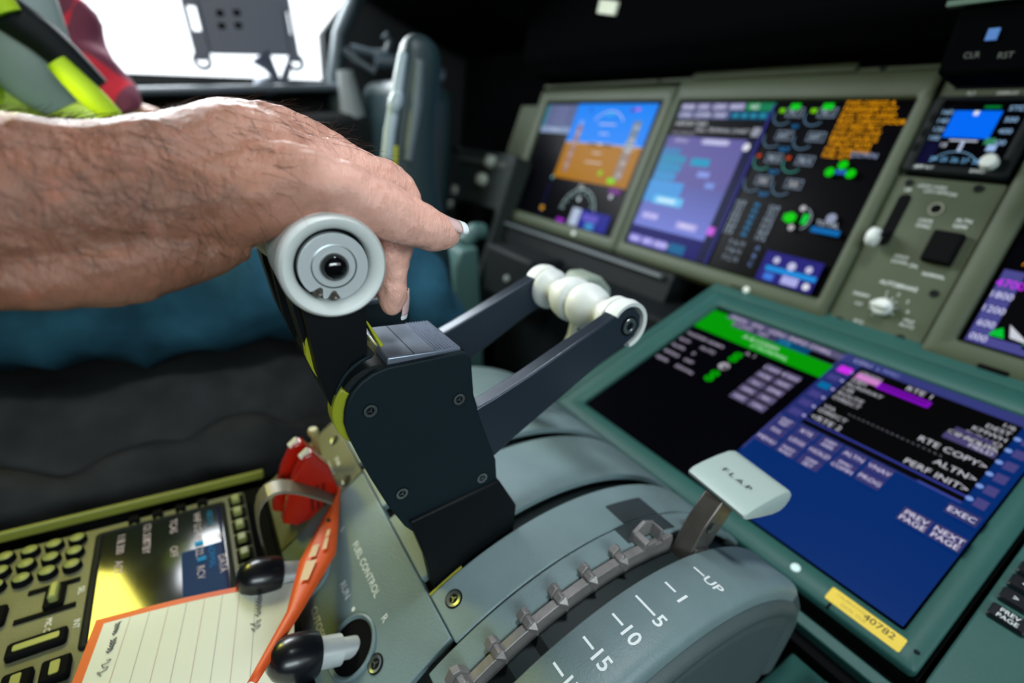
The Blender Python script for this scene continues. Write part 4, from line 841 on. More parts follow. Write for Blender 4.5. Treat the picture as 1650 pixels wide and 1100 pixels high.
for c_ in range(3):
    for r_ in range(5):
        a = -0.3625 + c_ * 0.0125; d = 0.0880 + r_ * 0.0118; o = TP.p(a, d)
        mb = MB(M_GAP); mb.lathe(o, TP.n, [(0, .0050), (.0030, .0048), (.0042, .0042)], 24); mb.use(M_KEYT); mb.lathe(o, TP.n, [(.0041, .0040), (.0046, .0034), (.0046, .0001)], 20); tp.part('number_key', mb, pp, smooth=50)
        k3 = ['1', '2', '3', '4', '5', '6', '7', '8', '9', '.', '0', 'C', 'A', 'B', 'D'][r_ * 3 + c_]
# rocker, window key and square keys
mb = MB(M_GAP); TP.box(mb, -0.3265, -0.3235, 0.083, 0.107, 0, 0.0012); TP.box(mb, -0.3060, -0.3030, 0.083, 0.110, 0, 0.0012); TP.rbox(mb, -0.3235, -0.3065, 0.0890, 0.0980, 0.001, 0, 0.003); mb.use(M_KEYT); TP.rbox(mb, -0.3215, -0.3090, 0.0910, 0.0955, 0.0012, 0.003, 0.0075, 0.001, k=3); tp.part('rocker_switch', mb, pp)
mb = MB(M_GAP); TP.rbox(mb, -0.2880, -0.2770, 0.0840, 0.1090, 0.002, 0, 0.0035, 0.001); mb.use(M_KEYT); TP.rbox(mb, -0.2845, -0.2805, 0.0870, 0.1060, 0.001, 0.0035, 0.0040); tp.part('bar_key', mb, pp)
for a, d in ((-0.3120, 0.1200), (-0.2950, 0.1230), (-0.2600, 0.0860), (-0.2600, 0.1010), (-0.2580, 0.1180), (-0.2400, 0.0930), (-0.2400, 0.1100), (-0.2800, 0.1270), (-0.2640, 0.1340)):
    mb = MB(M_GAP); TP.rbox(mb, a - 0.0070, a + 0.0070, d - 0.0060, d + 0.0060, 0.0015, 0, 0.0042, 0.001, k=3); mb.use(M_KEYT); TP.rbox(mb, a - 0.0040, a + 0.0040, d - 0.0020, d + 0.0020, 0.0008, 0.0042, 0.0048, k=3); tp.part('square_key', mb, pp)
mb = MB(M_TXT); TP.text(mb, 'MIC CALL', -0.2920, 0.0940, 0.0040, 0.0003, M_TXT, squash=.9); TP.text(mb, 'SEL', -0.3150, 0.0815, 0.0042, 0.0003, M_TXT); TP.text(mb, 'INT', -0.2890, 0.0810, 0.0042, 0.0003, M_TXT); tp.part('legend', mb, pp, smooth=0)
# ------------------------------------------------------------------ cockpit shell
XL = -1.32
M_SHELL = pbr('shell_dark_lining', (0.005, 0.007, 0.008), 0.85, bump=0.1)
mb = MB(pbr('floor_dark', (0.02, 0.02, 0.022), 0.85, bump=0.2)); mb.box((XL - .1, -1.6, -1.0), (1.1, 1.6, -0.95)); struct('floor', mb, smooth=0)
mb = MB(M_SHELL); mb.box((XL - .1, -1.6, 0.85), (1.1, 1.6, 0.9)); struct('ceiling', mb, smooth=0)
# left wall with the side window opening
def sill(y): return 0.028 + 0.155 * (y + 0.103)
mb = MB(M_SHELL)
mb.yz([(-1.6, -0.95), (1.6, -0.95), (1.6, sill(.32)), (0.32, sill(.32)), (-0.85, sill(-.3) - 0.03), (-1.6, -0.05)], XL - 0.05, XL)
mb.yz([(0.320, sill(.32)), (1.6, sill(.32)), (1.6, 0.85), (0.56, 0.85), (0.500, 0.50), (0.370, 0.260), (0.316, 0.190)], XL - 0.05, XL)
mb.yz([(-1.6, -0.05), (-0.85, -0.05), (-0.80, 0.85), (-1.6, 0.85)], XL - 0.05, XL)
mb.yz([(-0.85, 0.62), (0.54, 0.62), (0.56, 0.85), (-0.85, 0.85)], XL - 0.05, XL)
struct('wall_left', mb, smooth=0)
mb = MB(M_SHELL); mb.box((1.0, -1.6, -0.95), (1.05, 1.6, 0.15)); mb.box((1.0, -1.6, 0.6), (1.05, 1.6, 0.85)); mb.box((1.0, -1.6, 0.15), (1.05, -0.9, 0.6)); mb.box((1.0, 0.9, 0.15), (1.05, 1.6, 0.6)); struct('wall_right', mb, smooth=0)
mb = MB(M_SHELL); mb.box((XL - .05, -1.6, -0.95), (1.05, -1.55, 0.85)); struct('wall_back', mb, smooth=0)
mb = MB(M_SHELL); mb.box((XL - .05, 1.45, -0.95), (1.05, 1.5, 0.85)); struct('wall_front', mb, smooth=0)
mb = MB(pbr('sill_grey_blue', (0.09, 0.11, 0.13), 0.4)); mb.yz([(-0.9, -0.12), (0.33, 0.07), (0.33, sill(.33) - .01), (-0.35, sill(-.35) - .01), (-0.9, -0.08)], XL, XL + 0.16); struct('trim_1', mb, bevel=0.012)
mb = MB(M_DARK); mb.yz([(-0.9, -0.8), (0.62, -0.8), (0.62, -0.03), (0.33, 0.03), (-0.9, -0.15)], XL, XL + 0.20); struct('trim_2', mb, bevel=0.02)

# glareshield and control panel above the displays
t = Thing('glareshield', 'black glareshield overhanging the main displays', 'glareshield', (-0.2, 0.72, 0.1))
mb = MB(M_VDARK)
mb.yz([(0.60, 0.158), (0.625, 0.128), (0.665, 0.128), (0.690, 0.100), (1.3, 0.10), (1.3, 0.45), (0.66, 0.42), (0.61, 0.36)], -0.93, 0.62)
t.part('hood', mb, bevel=0.01)
mb = MB(M_VDARK); mb.box((-1.30, 0.67, -0.95), (-0.93, 0.74, 0.60)); mb.box((-1.02, 0.52, -0.95), (-0.90, 0.70, -0.13)); t.part('side_liner', mb)
mb = MB(M_VDARK); mb.yz([(0.34, 0.28), (0.62, 0.20), (1.4, 0.20), (1.4, 0.83), (0.34, 0.83)], -1.30, -0.93); t.part('hood_corner', mb, bevel=0.02)
t = Thing('mode_console', 'dim green edged control console in the dark above the right hand displays', 'panel', (-0.1, 0.6, 0.2))
mb = MB(M_VDARK); mb.yz([(0.552, 0.090), (0.598, 0.086), (0.598, 0.165), (0.552, 0.165)], -0.205, 0.30); pn = t.part('panel', mb, bevel=0.003)
mb = MB(pbr('dull_green_edge', (0.05, 0.10, 0.07), 0.5)); mb.box((-0.213, 0.545, 0.139), (0.30, 0.553, 0.1430)); t.part('edge', mb, pn)
mb = MB(pbr('dim_button_blue', (0.01, 0.02, 0.03), 0.4, emit=srgb(70, 120, 190), estr=0.9)); mb.box((-0.180, 0.5500, 0.113), (-0.173, 0.5535, 0.121)); t.part('lit_button', mb, pn)
mb = MB(M_TXT); mb.text('CLR', (-0.1848, 0.5515, 0.1034), (1, 0, 0), (0, -.2, 1), 0.006, pbr('dim_legend', (0.10, 0.11, 0.10), .6)); mb.text('RST', (-0.1631, 0.5515, 0.1019), (1, 0, 0), (0, -.2, 1), 0.006); t.part('legend', mb, pn, smooth=0)
mb = MB(pbr('paper_label_cream', (0.62, 0.66, 0.52), 0.7))
fr_ = Fr((-0.700, 0.598, 0.2230), (1, 0, -.2), (0.2, -0.03, 1)); fr_.rbox(mb, -0.012, 0.030, 0, 0.018, 0.001, -0.010, 0.001, k=2)
single('paper_label', mb, 'small cream paper label stuck on the black glareshield', 'label')

# pillar kit beside the window
t = Thing('window_post', 'grey post with hooks and a clip between side window and panel', 'post', (-1.2, 0.33, -0.05))
mb = MB(pbr('post_blue_grey', (0.03, 0.05, 0.06), 0.45)); mb.tube([(-1.24, 0.335, -0.30), (-1.24, 0.325, -0.02), (-1.24, 0.318, 0.10), (-1.24, 0.33, 0.18), (-1.25, 0.38, 0.28), (-1.27, 0.46, 0.40), (-1.28, 0.56, 0.55)], [.020, .020, .017, .015, .017, .018, .018], 14); po = t.part('post', mb, smooth=60)
mb = MB(pbr('panel_trim_pale', (0.22, 0.25, 0.25), 0.5)); mb.tube([(-1.16, 0.318, 0.105), (-1.15, 0.330, 0.02), (-1.15, 0.335, -0.10)], [.016, .027, .028], 14); t.part('pale_strip', mb, po, smooth=60)
mb = MB(pbr('hook_grey', (0.04, 0.06, 0.075), 0.35)); mb.tube([(-1.17, 0.335, 0.150), (-1.15, 0.370, 0.145), (-1.14, 0.400, 0.150), (-1.14, 0.408, 0.172), (-1.14, 0.395, 0.182)], .0085, 10); mb.tube([(-1.16, 0.318, 0.145), (-1.15, 0.345, 0.125), (-1.14, 0.375, 0.110)], .007, 10); mb.tube([(-1.14, 0.375, 0.13), (-1.13, 0.45, 0.14), (-1.12, 0.52, 0.12)], [.014, .016, .018], 10); t.part('hook', mb, po, smooth=60)
t = Thing('side_console', 'dark teal side console with rounded pale top beyond the control column', 'console', (-1.1, 0.47, -0.3))
mb = MB(pbr('console_teal', (0.010, 0.026, 0.030), 0.4)); mb.box((-1.20, 0.36, -0.60), (-1.00, 0.50, 0.095)); t.part('body', mb, bevel=0.03, bseg=4)
mb = MB(pbr('yellow_edge_strip', (0.30, 0.32, 0.02), 0.5)); mb.box((-1.013, 0.358, -0.20), (-0.999, 0.366, 0.03)); t.part('yellow_strip', mb)
# small switch panel at far left
t = Thing('outboard_console', 'dark outboard console with a row of pale buttons, beyond the thumb tip', 'panel', (-1.0, 0.58, -0.3))
P3 = Fr((-1.0, 0.58, -0.02), (1, 0, 0), (0, .25, .97))
mb = MB(pbr('outboard_panel_green', (0.010, 0.018, 0.017), 0.6)); P3.rbox(mb, -0.30, 0.115, 0.0, 0.33, 0.01, -0.05, 0.0, 0.003); p_ = t.part('panel', mb)
mb = MB(pbr('outboard_edge', (0.045, 0.055, 0.05), 0.6)); P3.box(mb, -0.30, 0.10, 0.018, 0.030, 0.0, 0.004); t.part('edge_rib', mb, p_)
for a, d in ((-0.240, 0.112), (-0.168, 0.105), (-0.097, 0.100), (-0.100, 0.135)):
    mb = MB(pbr('button_pale', (0.16, 0.18, 0.16), 0.5)); mb.lathe(P3.p(a, d), P3.n, [(0, .0125), (.008, .0115), (.010, .009), (.010, .0001)], 20); t.part('button', mb, p_, smooth=50)
for a, d in ((0.035, 0.0220), (0.020, 0.062)):
    mb = MB(pbr('button_pale_b', (0.28, 0.32, 0.28), 0.5)); mb.lathe(P3.p(a, d), P3.n, [(0, .014), (.014, .012), (.016, .009), (.016, .0001)], 20); t.part('knob', mb, p_, smooth=50)
t = Thing('column_shroud', 'teal grey shroud below the outboard panel, ahead of the near lever', 'shroud', (-0.8, 0.42, -0.5))
mb = MB(pbr('shroud_teal', (0.05, 0.115, 0.11), 0.5)); mb.yz([(0.40, -0.62), (0.395, -0.215), (0.405, -0.185), (0.44, -0.178), (0.50, -0.62)], -0.86, -0.765)
mb.tube([(-0.80, 0.425, -0.180), (-0.80, 0.450, -0.155), (-0.80, 0.470, -0.158)], .016, 12)
t.part('shroud', mb, bevel=0.02, bseg=4)

# control column and wheel of the left seat
t = Thing('steering_yoke', 'tall dark teal control wheel horn with bright left edge, standing behind the hand', 'control wheel', (-0.62, 0.28, -0.7))
mb = MB(M_TEALD)
path = [(-0.600, 0.2480, 0.098, .0125, .018), (-0.600, 0.2500, 0.086, .020, .024), (-0.600, 0.246, 0.055, .021, .027), (-0.600, 0.2400, 0.010, .021, .029), (-0.600, 0.2400, -0.035, .022, .032), (-0.600, 0.2470, -0.085, .022, .035), (-0.600, 0.262, -0.150, .024, .038), (-0.600, 0.270, -0.24, .027, .040), (-0.61, 0.262, -0.36, .03, .045), (-0.61, 0.24, -0.75, .035, .05)]
rg = []
for x, y, z, rx, ry in [(-0.600, 0.2480, 0.1040, .004, .006)] + path:
    rg.append([V(x + rx * math.copysign(abs(math.cos(a)) ** .75, math.cos(a)), y + ry * math.copysign(abs(math.sin(a)) ** .75, math.sin(a)) , z) for a in [2 * PI * i / 28 for i in range(28)]])
mb.loft(rg); hn = t.part('horn', mb, smooth=60, subd=1)
mb = MB(pbr('horn_highlight_pale', (0.34, 0.42, 0.48), 0.35)); mb.tube([(-0.585, 0.224, 0.080), (-0.584, 0.217, 0.040), (-0.584, 0.209, 0.000), (-0.584, 0.204, -0.045), (-0.586, 0.206, -0.09)], [.005, .0065, .007, .007, .006], 10)  # pale highlight along the horn's left edge, built in as its own piece
mb.tube([(-0.582, 0.212, 0.022), (-0.580, 0.214, 0.030), (-0.582, 0.218, 0.040)], [.007, .0085, .006], 10); t.part('lit_edge', mb, hn, smooth=60)
mb = MB(pbr('yellow_edge_strip', (0.30, 0.32, 0.02), 0.5)); mb.tube([(-0.578, 0.214, -0.015), (-0.578, 0.2125, -0.06)], .0035, 8); t.part('yellow_streak', mb, hn, smooth=60)
mb = MB(pbr('horn_reflection_grey', (0.09, 0.12, 0.13), 0.45)); mb.tube([(-0.579, 0.240, 0.075), (-0.577, 0.236, 0.03), (-0.577, 0.228, -0.03)], [.006, .0085, .006], 10); t.part('grey_reflection', mb, hn, smooth=60)  # grey reflection on the horn, painted in as a raised strip

# tablet holder on the window sill
t = Thing('tablet_holder', 'dark tablet holder on a ball arm silhouetted against the bright side window', 'holder', (-1.22, 0.19, 0.07))
k = 1.30 / 0.9
F3 = Fr((-1.20, 0.0380, 0.190), (0.06, 0.985, 0.135), (0.0, -0.137, 0.985))
M_TH = pbr('holder_plastic', (0.085, 0.10, 0.14), 0.5)
mb = MB(M_TH); F3.rbox(mb, 0.030, 0.170, -0.003, 0.095, 0.004, -0.004, 0.004, 0.001)
pl_ = t.part('back_plate', mb)
mb = MB(M_GAP)
for a, d in ((0.062, 0.030), (0.090, 0.028), (0.060, 0.050), (0.088, 0.048)): F3.rbox(mb, a - .006, a + .006, d - .005, d + .005, .002, 0.004, 0.0055)
t.part('knob_cluster', mb, pl_)
for a0, a1 in ((0.004, 0.030), (0.170, 0.186)):
    mb = MB(M_TH); F3.ring(mb, (a0, a1, -0.35, 0.100), (a0 + .007, a1 - .005, 0.020, 0.060), .003, .002, -0.008, 0.010, -0.008); F3.rbox(mb, a0, a1, -0.35, -0.02, .002, 0.010, 0.016)
    t.part('side_clamp', mb, pl_)
for a in (0.008, 0.172):
    mb = MB(M_TH); c = F3.p(a + .006, 0.107, 0); mb.lathe(c - F3.n * .008, F3.n, [(0, .016), (.016, .016), (.016, .009), (0, .009)], 24, cap=False); F3.box(mb, a - 0.002, a + 0.014, 0.097, 0.106, -0.008, 0.01); t.part('foot', mb, pl_)
mb = MB(M_TH); mb.tube([F3.p(0.115, 0.095, -.006), F3.p(0.128, 0.115, -.008), F3.p(0.136, 0.135, -.01), V(-1.225, 0.170, 0.056)], [.022, .011, .010, .020], 14); t.part('ball_arm', mb, pl_, smooth=60)
mb = MB(M_TH); mb.tube([F3.p(0.165, 0.110, -.004), F3.p(0.150, 0.140, -.008)], [.006, .008], 10); t.part('stay', mb, pl_, smooth=60)
mb = MB(pbr('clamp_chrome', (0.5, 0.6, 0.7), 0.25, metal=0.8)); mb.lathe((-1.225, 0.170, 0.046), (0, 0, 1), [(0, .030), (.006, .030), (.012, .018), (.022, .014)], 20); t.part('base_clamp', mb, pl_, smooth=60)

# ------------------------------------------------------------------ seat and the seated person
t = Thing('pilot_seat', 'black padded seat with folded fabric edge beside the aisle stand', 'seat', (-0.75, -0.2, -0.95))
M_SEAT = pbr('seat_black_fabric', (0.024, 0.026, 0.027), 0.9, bump=0.6, bscale=500, spec=0.1, var=0.3, vscale=25)
mb = MB(M_SEAT)
# cushion: side profile swept across with a soft near edge and a few folds
rg = []
nx = 26
for i in range(nx + 1):
    fx = i / nx; x = -1.02 + 0.565 * fx
    edge = max(0, (fx - 0.80) / 0.20); drop = 0.055 * edge ** 2.2
    ring = []
    for (y, z) in ((-0.50, -0.50), (-0.50, -0.26), (-0.40, -0.225), (-0.28, -0.235), (-0.18, -0.248), (-0.08, -0.246), (0.0, -0.242), (0.07, -0.236), (0.12, -0.240), (0.155, -0.265), (0.165, -0.32), (0.15, -0.42), (0.10, -0.50)):
        w = 0.006 * math.sin(y * 55 + fx * 9) * (0.3 + edge) + 0.004 * math.sin(y * 110 + fx * 17)
        ring.append(V(x + 0.010 * edge * math.sin(y * 60 + z * 40), y, z - (drop if z > -0.45 else 0) + (w if z > -0.45 else 0)))
    rg.append(ring)
mb.loft(rg); cu = t.part('cushion', mb, smooth=60, subd=2)
mb = MB(M_SEAT)
rg = []
for i in range(40):
    y = -0.50 + 0.66 * i / 39
    c = V(-0.462 + 0.006 * math.sin(y * 45), y, -0.312 + 0.009 * math.sin(y * 28 + 1) - 0.35 * max(0, y - 0.08))
    rr_ = 0.030 + 0.006 * math.sin(y * 70) + 0.003 * math.sin(y * 150 + 2)
    rg.append([c + V(rr_ * .72 * math.cos(a) + .002 * math.sin(5 * a + y * 90), 0, rr_ * 1.25 * math.sin(a) + .002 * math.sin(4 * a + y * 60)) for a in [2 * PI * j / 20 for j in range(20)]])
mb.loft(rg); t.part('piped_edge', mb, cu, smooth=60, subd=1)
mb = MB(M_SEAT); mb.box((-1.02, -0.66, -0.40), (-0.47, -0.50, 0.35)); t.part('backrest', mb, bevel=0.05, bseg=4)
mb = MB(M_DARK); mb.box((-0.95, -0.48, -0.95), (-0.53, 0.08, -0.50)); t.part('base', mb, bevel=0.02)

def ell(c, ax1, ax2, r1, r2, n=22, w=None):
    return [c + ax1 * r1 * math.cos(a) + ax2 * r2 * math.sin(a) for a in [2 * PI * i / n for i in range(n)]]
def limb(mb, P, n=22, wr=0.0, fr=60, seed=0, flat=1.0):
    """P: (x,y,z,r) path swept with a round section, optional cloth folds"""
    k = len(P); C = [Vector(p[:3]) for p in P]; rg = []
    # resample
    M = (k - 1) * 6; pts = []; rs = []
    for i in range(M + 1):
        f_ = i / 6; j = min(int(f_), k - 2); u = f_ - j
        p0 = C[max(j - 1, 0)]; p1 = C[j]; p2 = C[j + 1]; p3 = C[min(j + 2, k - 1)]
        r0 = P[max(j - 1, 0)][3]; r1 = P[j][3]; r2 = P[j + 1][3]; r3 = P[min(j + 2, k - 1)][3]
        cr = lambda a, b, c, d: 0.5 * (2 * b + (c - a) * u + (2 * a - 5 * b + 4 * c - d) * u * u + (3 * b - a - 3 * c + d) * u ** 3)
        pts.append(Vector([cr(p0[q], p1[q], p2[q], p3[q]) for q in range(3)])); rs.append(max(1e-4, cr(r0, r1, r2, r3)))
    t0 = (pts[1] - pts[0]).normalized(); u_ = V(0, 0, 1) if abs(t0.z) < .9 else V(1, 0, 0)
    for i in range(M + 1):
        tg = (pts[min(i + 1, M)] - pts[max(i - 1, 0)]).normalized(); u_ = (u_ - tg * u_.dot(tg)).normalized(); w_ = tg.cross(u_)
        ring = []
        for j in range(n):
            a = 2 * PI * j / n; r = rs[i]
            d = u_ * math.cos(a) * flat + w_ * math.sin(a)
            q = pts[i] + d * r
            if wr: q += d * wr * (noise.noise(Vector((q.x * fr * .6 + seed, q.y * fr, q.z * fr * .8))) )
            ring.append(q)
        rg.append(ring)
    return mb.loft(rg)

M_SKIN2 = pbr('skin_plain', (0.52, 0.26, 0.17), 0.5, sss=0.15, var=0.12, vscale=40)
M_DENIM = pbr('blue_denim', (0.022, 0.095, 0.150), 0.85, bump=0.5, bscale=1400, var=0.6, vscale=16, spec=0.2)
M_VEST = pbr('hi_vis_yellow', (0.42, 0.62, 0.01), 0.7, bump=0.2, bscale=300)
M_REFL = pbr('reflective_grey_band', (0.26, 0.32, 0.31), 0.45)
M_PLAID = pbr('red_plaid_cloth', (0.5, 0.03, 0.05), 0.85, bump=0.2, bscale=500)
# plaid: large checks woven into the sleeve
nt = M_PLAID.node_tree; b_ = nt.nodes['Principled BSDF']; tc_ = nt.nodes.new('ShaderNodeTexCoord'); ck = nt.nodes.new('ShaderNodeTexChecker'); ck.inputs['Scale'].default_value = 15
ck.inputs['Color1'].default_value = (0.75, 0.03, 0.06, 1); ck.inputs['Color2'].default_value = (0.20, 0.04, 0.08, 1)
mp_ = nt.nodes.new('ShaderNodeMapping'); mp_.inputs['Rotation'].default_value = (0.5, 0.3, 0.6); nt.links.new(tc_.outputs['Object'], mp_.inputs['Vector']); nt.links.new(mp_.outputs['Vector'], ck.inputs['Vector']); nt.links.new(ck.outputs['Color'], b_.inputs['Base Color'])
t = Thing('person', 'person in blue jeans, yellow hi-vis vest and red plaid sleeve, sitting in black seat', 'person', (-0.72, -0.15, -0.25))
mb = MB(M_SKIN2)
limb(mb, [(-0.72, -0.30, 0.20, .08), (-0.72, -0.27, 0.33, .055), (-0.72, -0.25, 0.40, .060), (-0.72, -0.235, 0.47, .088), (-0.72, -0.235, 0.54, .094), (-0.72, -0.245, 0.60, .075), (-0.72, -0.25, 0.635, .02)])
limb(mb, [(-0.76, -0.30, 0.05, .05), (-0.90, -0.14, 0.00, .040), (-0.91, -0.08, -0.02, .030), (-0.90, -0.02, -0.030, .034), (-0.885, 0.030, -0.060, .022), (-0.88, 0.060, -0.085, .008)], flat=.8)
for dx in (-.03, -.008, .014): limb(mb, [(-0.89 + dx, 0.00, -0.045, .012), (-0.885 + dx, 0.040, -0.065, .010), (-0.88 + dx, 0.070, -0.090, .009), (-0.88 + dx, 0.078, -0.108, .004)], 10)
limb(mb, [(-0.73, -0.185, 0.48, .012), (-0.72, -0.135, 0.475, .012), (-0.72, -0.150, 0.50, .006)], 10)
bd = t.part('body', mb, smooth=60)
mb = MB(pbr('hair_brown', (0.06, 0.035, 0.02), 0.8)); limb(mb, [(-0.72, -0.27, 0.44, .06), (-0.72, -0.275, 0.50, .092), (-0.72, -0.27, 0.56, .100), (-0.72, -0.262, 0.62, .078), (-0.72, -0.26, 0.65, .02)]); t.part('hair', mb, smooth=60)
mb = MB(M_DENIM)
limb(mb, [(-0.66, -0.42, -0.160, .085), (-0.63, -0.30, -0.160, .088), (-0.605, -0.15, -0.160, .084), (-0.590, -0.02, -0.166, .078), (-0.580, 0.10, -0.166, .070), (-0.575, 0.18, -0.164, .062), (-0.575, 0.225, -0.180, .058), (-0.575, 0.250, -0.225, .056), (-0.58, 0.255, -0.32, .055), (-0.60, 0.22, -0.50, .055), (-0.62, 0.20, -0.80, .05)], n=48, wr=0.018, fr=24, seed=3)
limb(mb, [(-0.80, -0.42, -0.160, .085), (-0.84, -0.26, -0.155, .086), (-0.88, -0.10, -0.145, .080), (-0.90, 0.06, -0.135, .070), (-0.90, 0.17, -0.140, .060), (-0.90, 0.205, -0.20, .056), (-0.90, 0.21, -0.34, .055), (-0.90, 0.20, -0.80, .05)], n=48, wr=0.016, fr=24, seed=9)
limb(mb, [(-0.90, -0.36, -0.14, .10), (-0.73, -0.34, -0.13, .13), (-0.56, -0.36, -0.14, .10)], n=30)
jn = t.part('jeans', mb, smooth=60)
mb = MB(pbr('denim_seam_pale', (0.13, 0.22, 0.25), 0.8)); P = []
for i in range(30):
    y = -0.16 + 0.34 * i / 29; P.append(V(-0.534 + 0.02 * (y + .16) + .0015 * math.sin(i * 2), y, -0.1175 + 0.0015 * math.sin(i * 1.3)))
mb.tube(P, 0.0016, 6); 
t.part('seam', mb, jn)
mb = MB(M_VEST)
rg = []
for z, rx, ry, cy in ((-0.17, .15, .12, -0.30), (-0.12, .17, .15, -0.285), (-0.04, .175, .165, -0.285), (0.05, .180, .160, -0.29), (0.14, .185, .150, -0.30), (0.22, .185, .125, -0.31), (0.28, .14, .09, -0.315), (0.31, .07, .06, -0.30)):
    rg.append([V(-0.74 + rx * math.copysign(abs(math.cos(a)) ** .85, math.cos(a)), cy + ry * math.copysign(abs(math.sin(a)) ** .85, math.sin(a)), z) for a in [2 * PI * i / 40 for i in range(40)]])
mb.loft(rg); vs_ = t.part('vest', mb, smooth=60, subd=1)
mb = MB(M_VEST); limb(mb, [(-0.90, -0.245, -0.025, .055), (-0.86, -0.13, -0.030, .045), (-0.80, -0.07, -0.050, .040), (-0.74, -0.03, -0.070, .030), (-0.72, 0.0, -0.085, .012)], n=24, wr=.008, fr=40, flat=.75)
t.part('vest_flap', mb, vs_, smooth=60)
mb = MB(M_REFL); limb(mb, [(-0.70, -0.15, 0.22, .030), (-0.70, -0.115, 0.12, .034), (-0.70, -0.105, 0.03, .036), (-0.70, -0.085, -0.01, .020)], n=16, flat=.5); t.part('reflective_band', mb, vs_, smooth=60)
mb = MB(M_DARK); limb(mb, [(-0.67, -0.165, 0.15, .016), (-0.67, -0.120, 0.075, .016), (-0.67, -0.085, 0.045, .015), (-0.67, -0.055, 0.01, .012)], n=12); t.part('strap', mb, vs_, smooth=60)
mb = MB(M_VEST); limb(mb, [(-0.655, -0.155, 0.13, .017), (-0.655, -0.122, 0.090, .015), (-0.655, -0.105, 0.060, .011)], n=12); limb(mb, [(-0.655, -0.080, 0.028, .009), (-0.655, -0.058, 0.000, .011), (-0.655, -0.040, -0.020, .007)], n=12); t.part('vest_edge', mb, vs_, smooth=60)
mb = MB(M_PLAID); limb(mb, [(-0.90, -0.24, 0.21, .060), (-0.93, -0.16, 0.17, .058), (-0.94, -0.125, 0.115, .046), (-0.93, -0.095, 0.060, .038), (-0.91, -0.065, 0.015, .034), (-0.90, -0.045, -0.02, .030)], n=30, wr=.016, fr=34); t.part('sleeve', mb, vs_, smooth=60)

# ------------------------------------------------------------------ the hand on the thrust lever
def skin_mat():
    m = bpy.data.materials.new('hand_skin'); m.use_nodes = True; nt = m.node_tree; N = nt.nodes; Lk = nt.links; b = N['Principled BSDF']
    tc = N.new('ShaderNodeTexCoord'); sep = N.new('ShaderNodeSeparateXYZ'); Lk.new(tc.outputs['Object'], sep.inputs[0])
    rmp = N.new('ShaderNodeMapRange'); rmp.inputs[1].default_value = 0.0; rmp.inputs[2].default_value = 0.085; Lk.new(sep.outputs['Y'], rmp.inputs[0])
    n1 = N.new('ShaderNodeTexNoise'); n1.inputs['Scale'].default_value = 55; n1.inputs['Detail'].default_value = 5; Lk.new(tc.outputs['Object'], n1.inputs['Vector'])
    ad = N.new('ShaderNodeMath'); ad.operation = 'MULTIPLY_ADD'; ad.inputs[1].default_value = 0.55; Lk.new(n1.outputs['Fac'], ad.inputs[0]); Lk.new(rmp.outputs[0], ad.inputs[2])
    cr = N.new('ShaderNodeValToRGB'); e = cr.color_ramp.elements; e[0].position = 0.15; e[0].color = (0.19, 0.075, 0.042, 1); e[1].position = 1.35 if False else 1.0; e[1].color = (0.82, 0.45, 0.36, 1)  # forearm browner, fingers pinker; thumb end lightened further for light on it
    e2 = e.new(0.5); e2.color = (0.40, 0.180, 0.115, 1); Lk.new(ad.outputs[0], cr.inputs['Fac'])
    # freckled red blotches
    n2 = N.new('ShaderNodeTexNoise'); n2.inputs['Scale'].default_value = 160; n2.inputs['Detail'].default_value = 4; Lk.new(tc.outputs['Object'], n2.inputs['Vector'])
    r2 = N.new('ShaderNodeValToRGB'); r2.color_ramp.elements[0].position = 0.55; r2.color_ramp.elements[1].position = 0.75; Lk.new(n2.outputs['Fac'], r2.inputs['Fac'])
    mx = N.new('ShaderNodeMixRGB'); mx.blend_type = 'MIX'; ml = N.new('ShaderNodeMath'); ml.operation = 'MULTIPLY'; ml.inputs[1].default_value = 0.35; Lk.new(r2.outputs['Color'], ml.inputs[0]); Lk.new(ml.outputs[0], mx.inputs[0]); Lk.new(cr.outputs['Color'], mx.inputs[1]); mx.inputs[2].default_value = (0.45, 0.13, 0.08, 1)
    Lk.new(mx.outputs[0], b.inputs['Base Color'])
    b.inputs['Roughness'].default_value = 0.44; b.inputs['Specular IOR Level'].default_value = 0.45
    b.inputs['Subsurface Weight'].default_value = 0.12; b.inputs['Subsurface Radius'].default_value = (0.004, 0.0015, 0.001); b.inputs['Subsurface Scale'].default_value = 0.5
    # creases: fine cells plus larger stretched folds
    mpg = N.new('ShaderNodeMapping'); mpg.inputs['Rotation'].default_value = (0.5, 0.1, 0.0); mpg.inputs['Scale'].default_value = (1, 1.7, 0.8); Lk.new(tc.outputs['Object'], mpg.inputs['Vector'])
    vo = N.new('ShaderNodeTexVoronoi'); vo.feature = 'DISTANCE_TO_EDGE'; vo.inputs['Scale'].default_value = 620; Lk.new(mpg.outputs[0], vo.inputs['Vector'])
    n3 = N.new('ShaderNodeTexNoise'); n3.inputs['Scale'].default_value = 95; n3.inputs['Detail'].default_value = 6; n3.inputs['Roughness'].default_value = .65; Lk.new(mpg.outputs[0], n3.inputs['Vector'])
    b1 = N.new('ShaderNodeBump'); b1.inputs['Strength'].default_value = 0.35; b1.inputs['Distance'].default_value = 0.0006; Lk.new(vo.outputs['Distance'], b1.inputs['Height'])
    b2 = N.new('ShaderNodeBump'); b2.inputs['Strength'].default_value = 0.8; b2.inputs['Distance'].default_value = 0.002; Lk.new(n3.outputs['Fac'], b2.inputs['Height']); Lk.new(b1.outputs['Normal'], b2.inputs['Normal']); Lk.new(b2.outputs['Normal'], b.inputs['Normal'])
    return m
M_SKIN = skin_mat()
hp = Thing('person', 'bare hairy forearm and hand over the white barrel grip, thumb pointing forward', 'person', (-0.21, 0.0, -0.08))
mb = MB(M_SKIN)
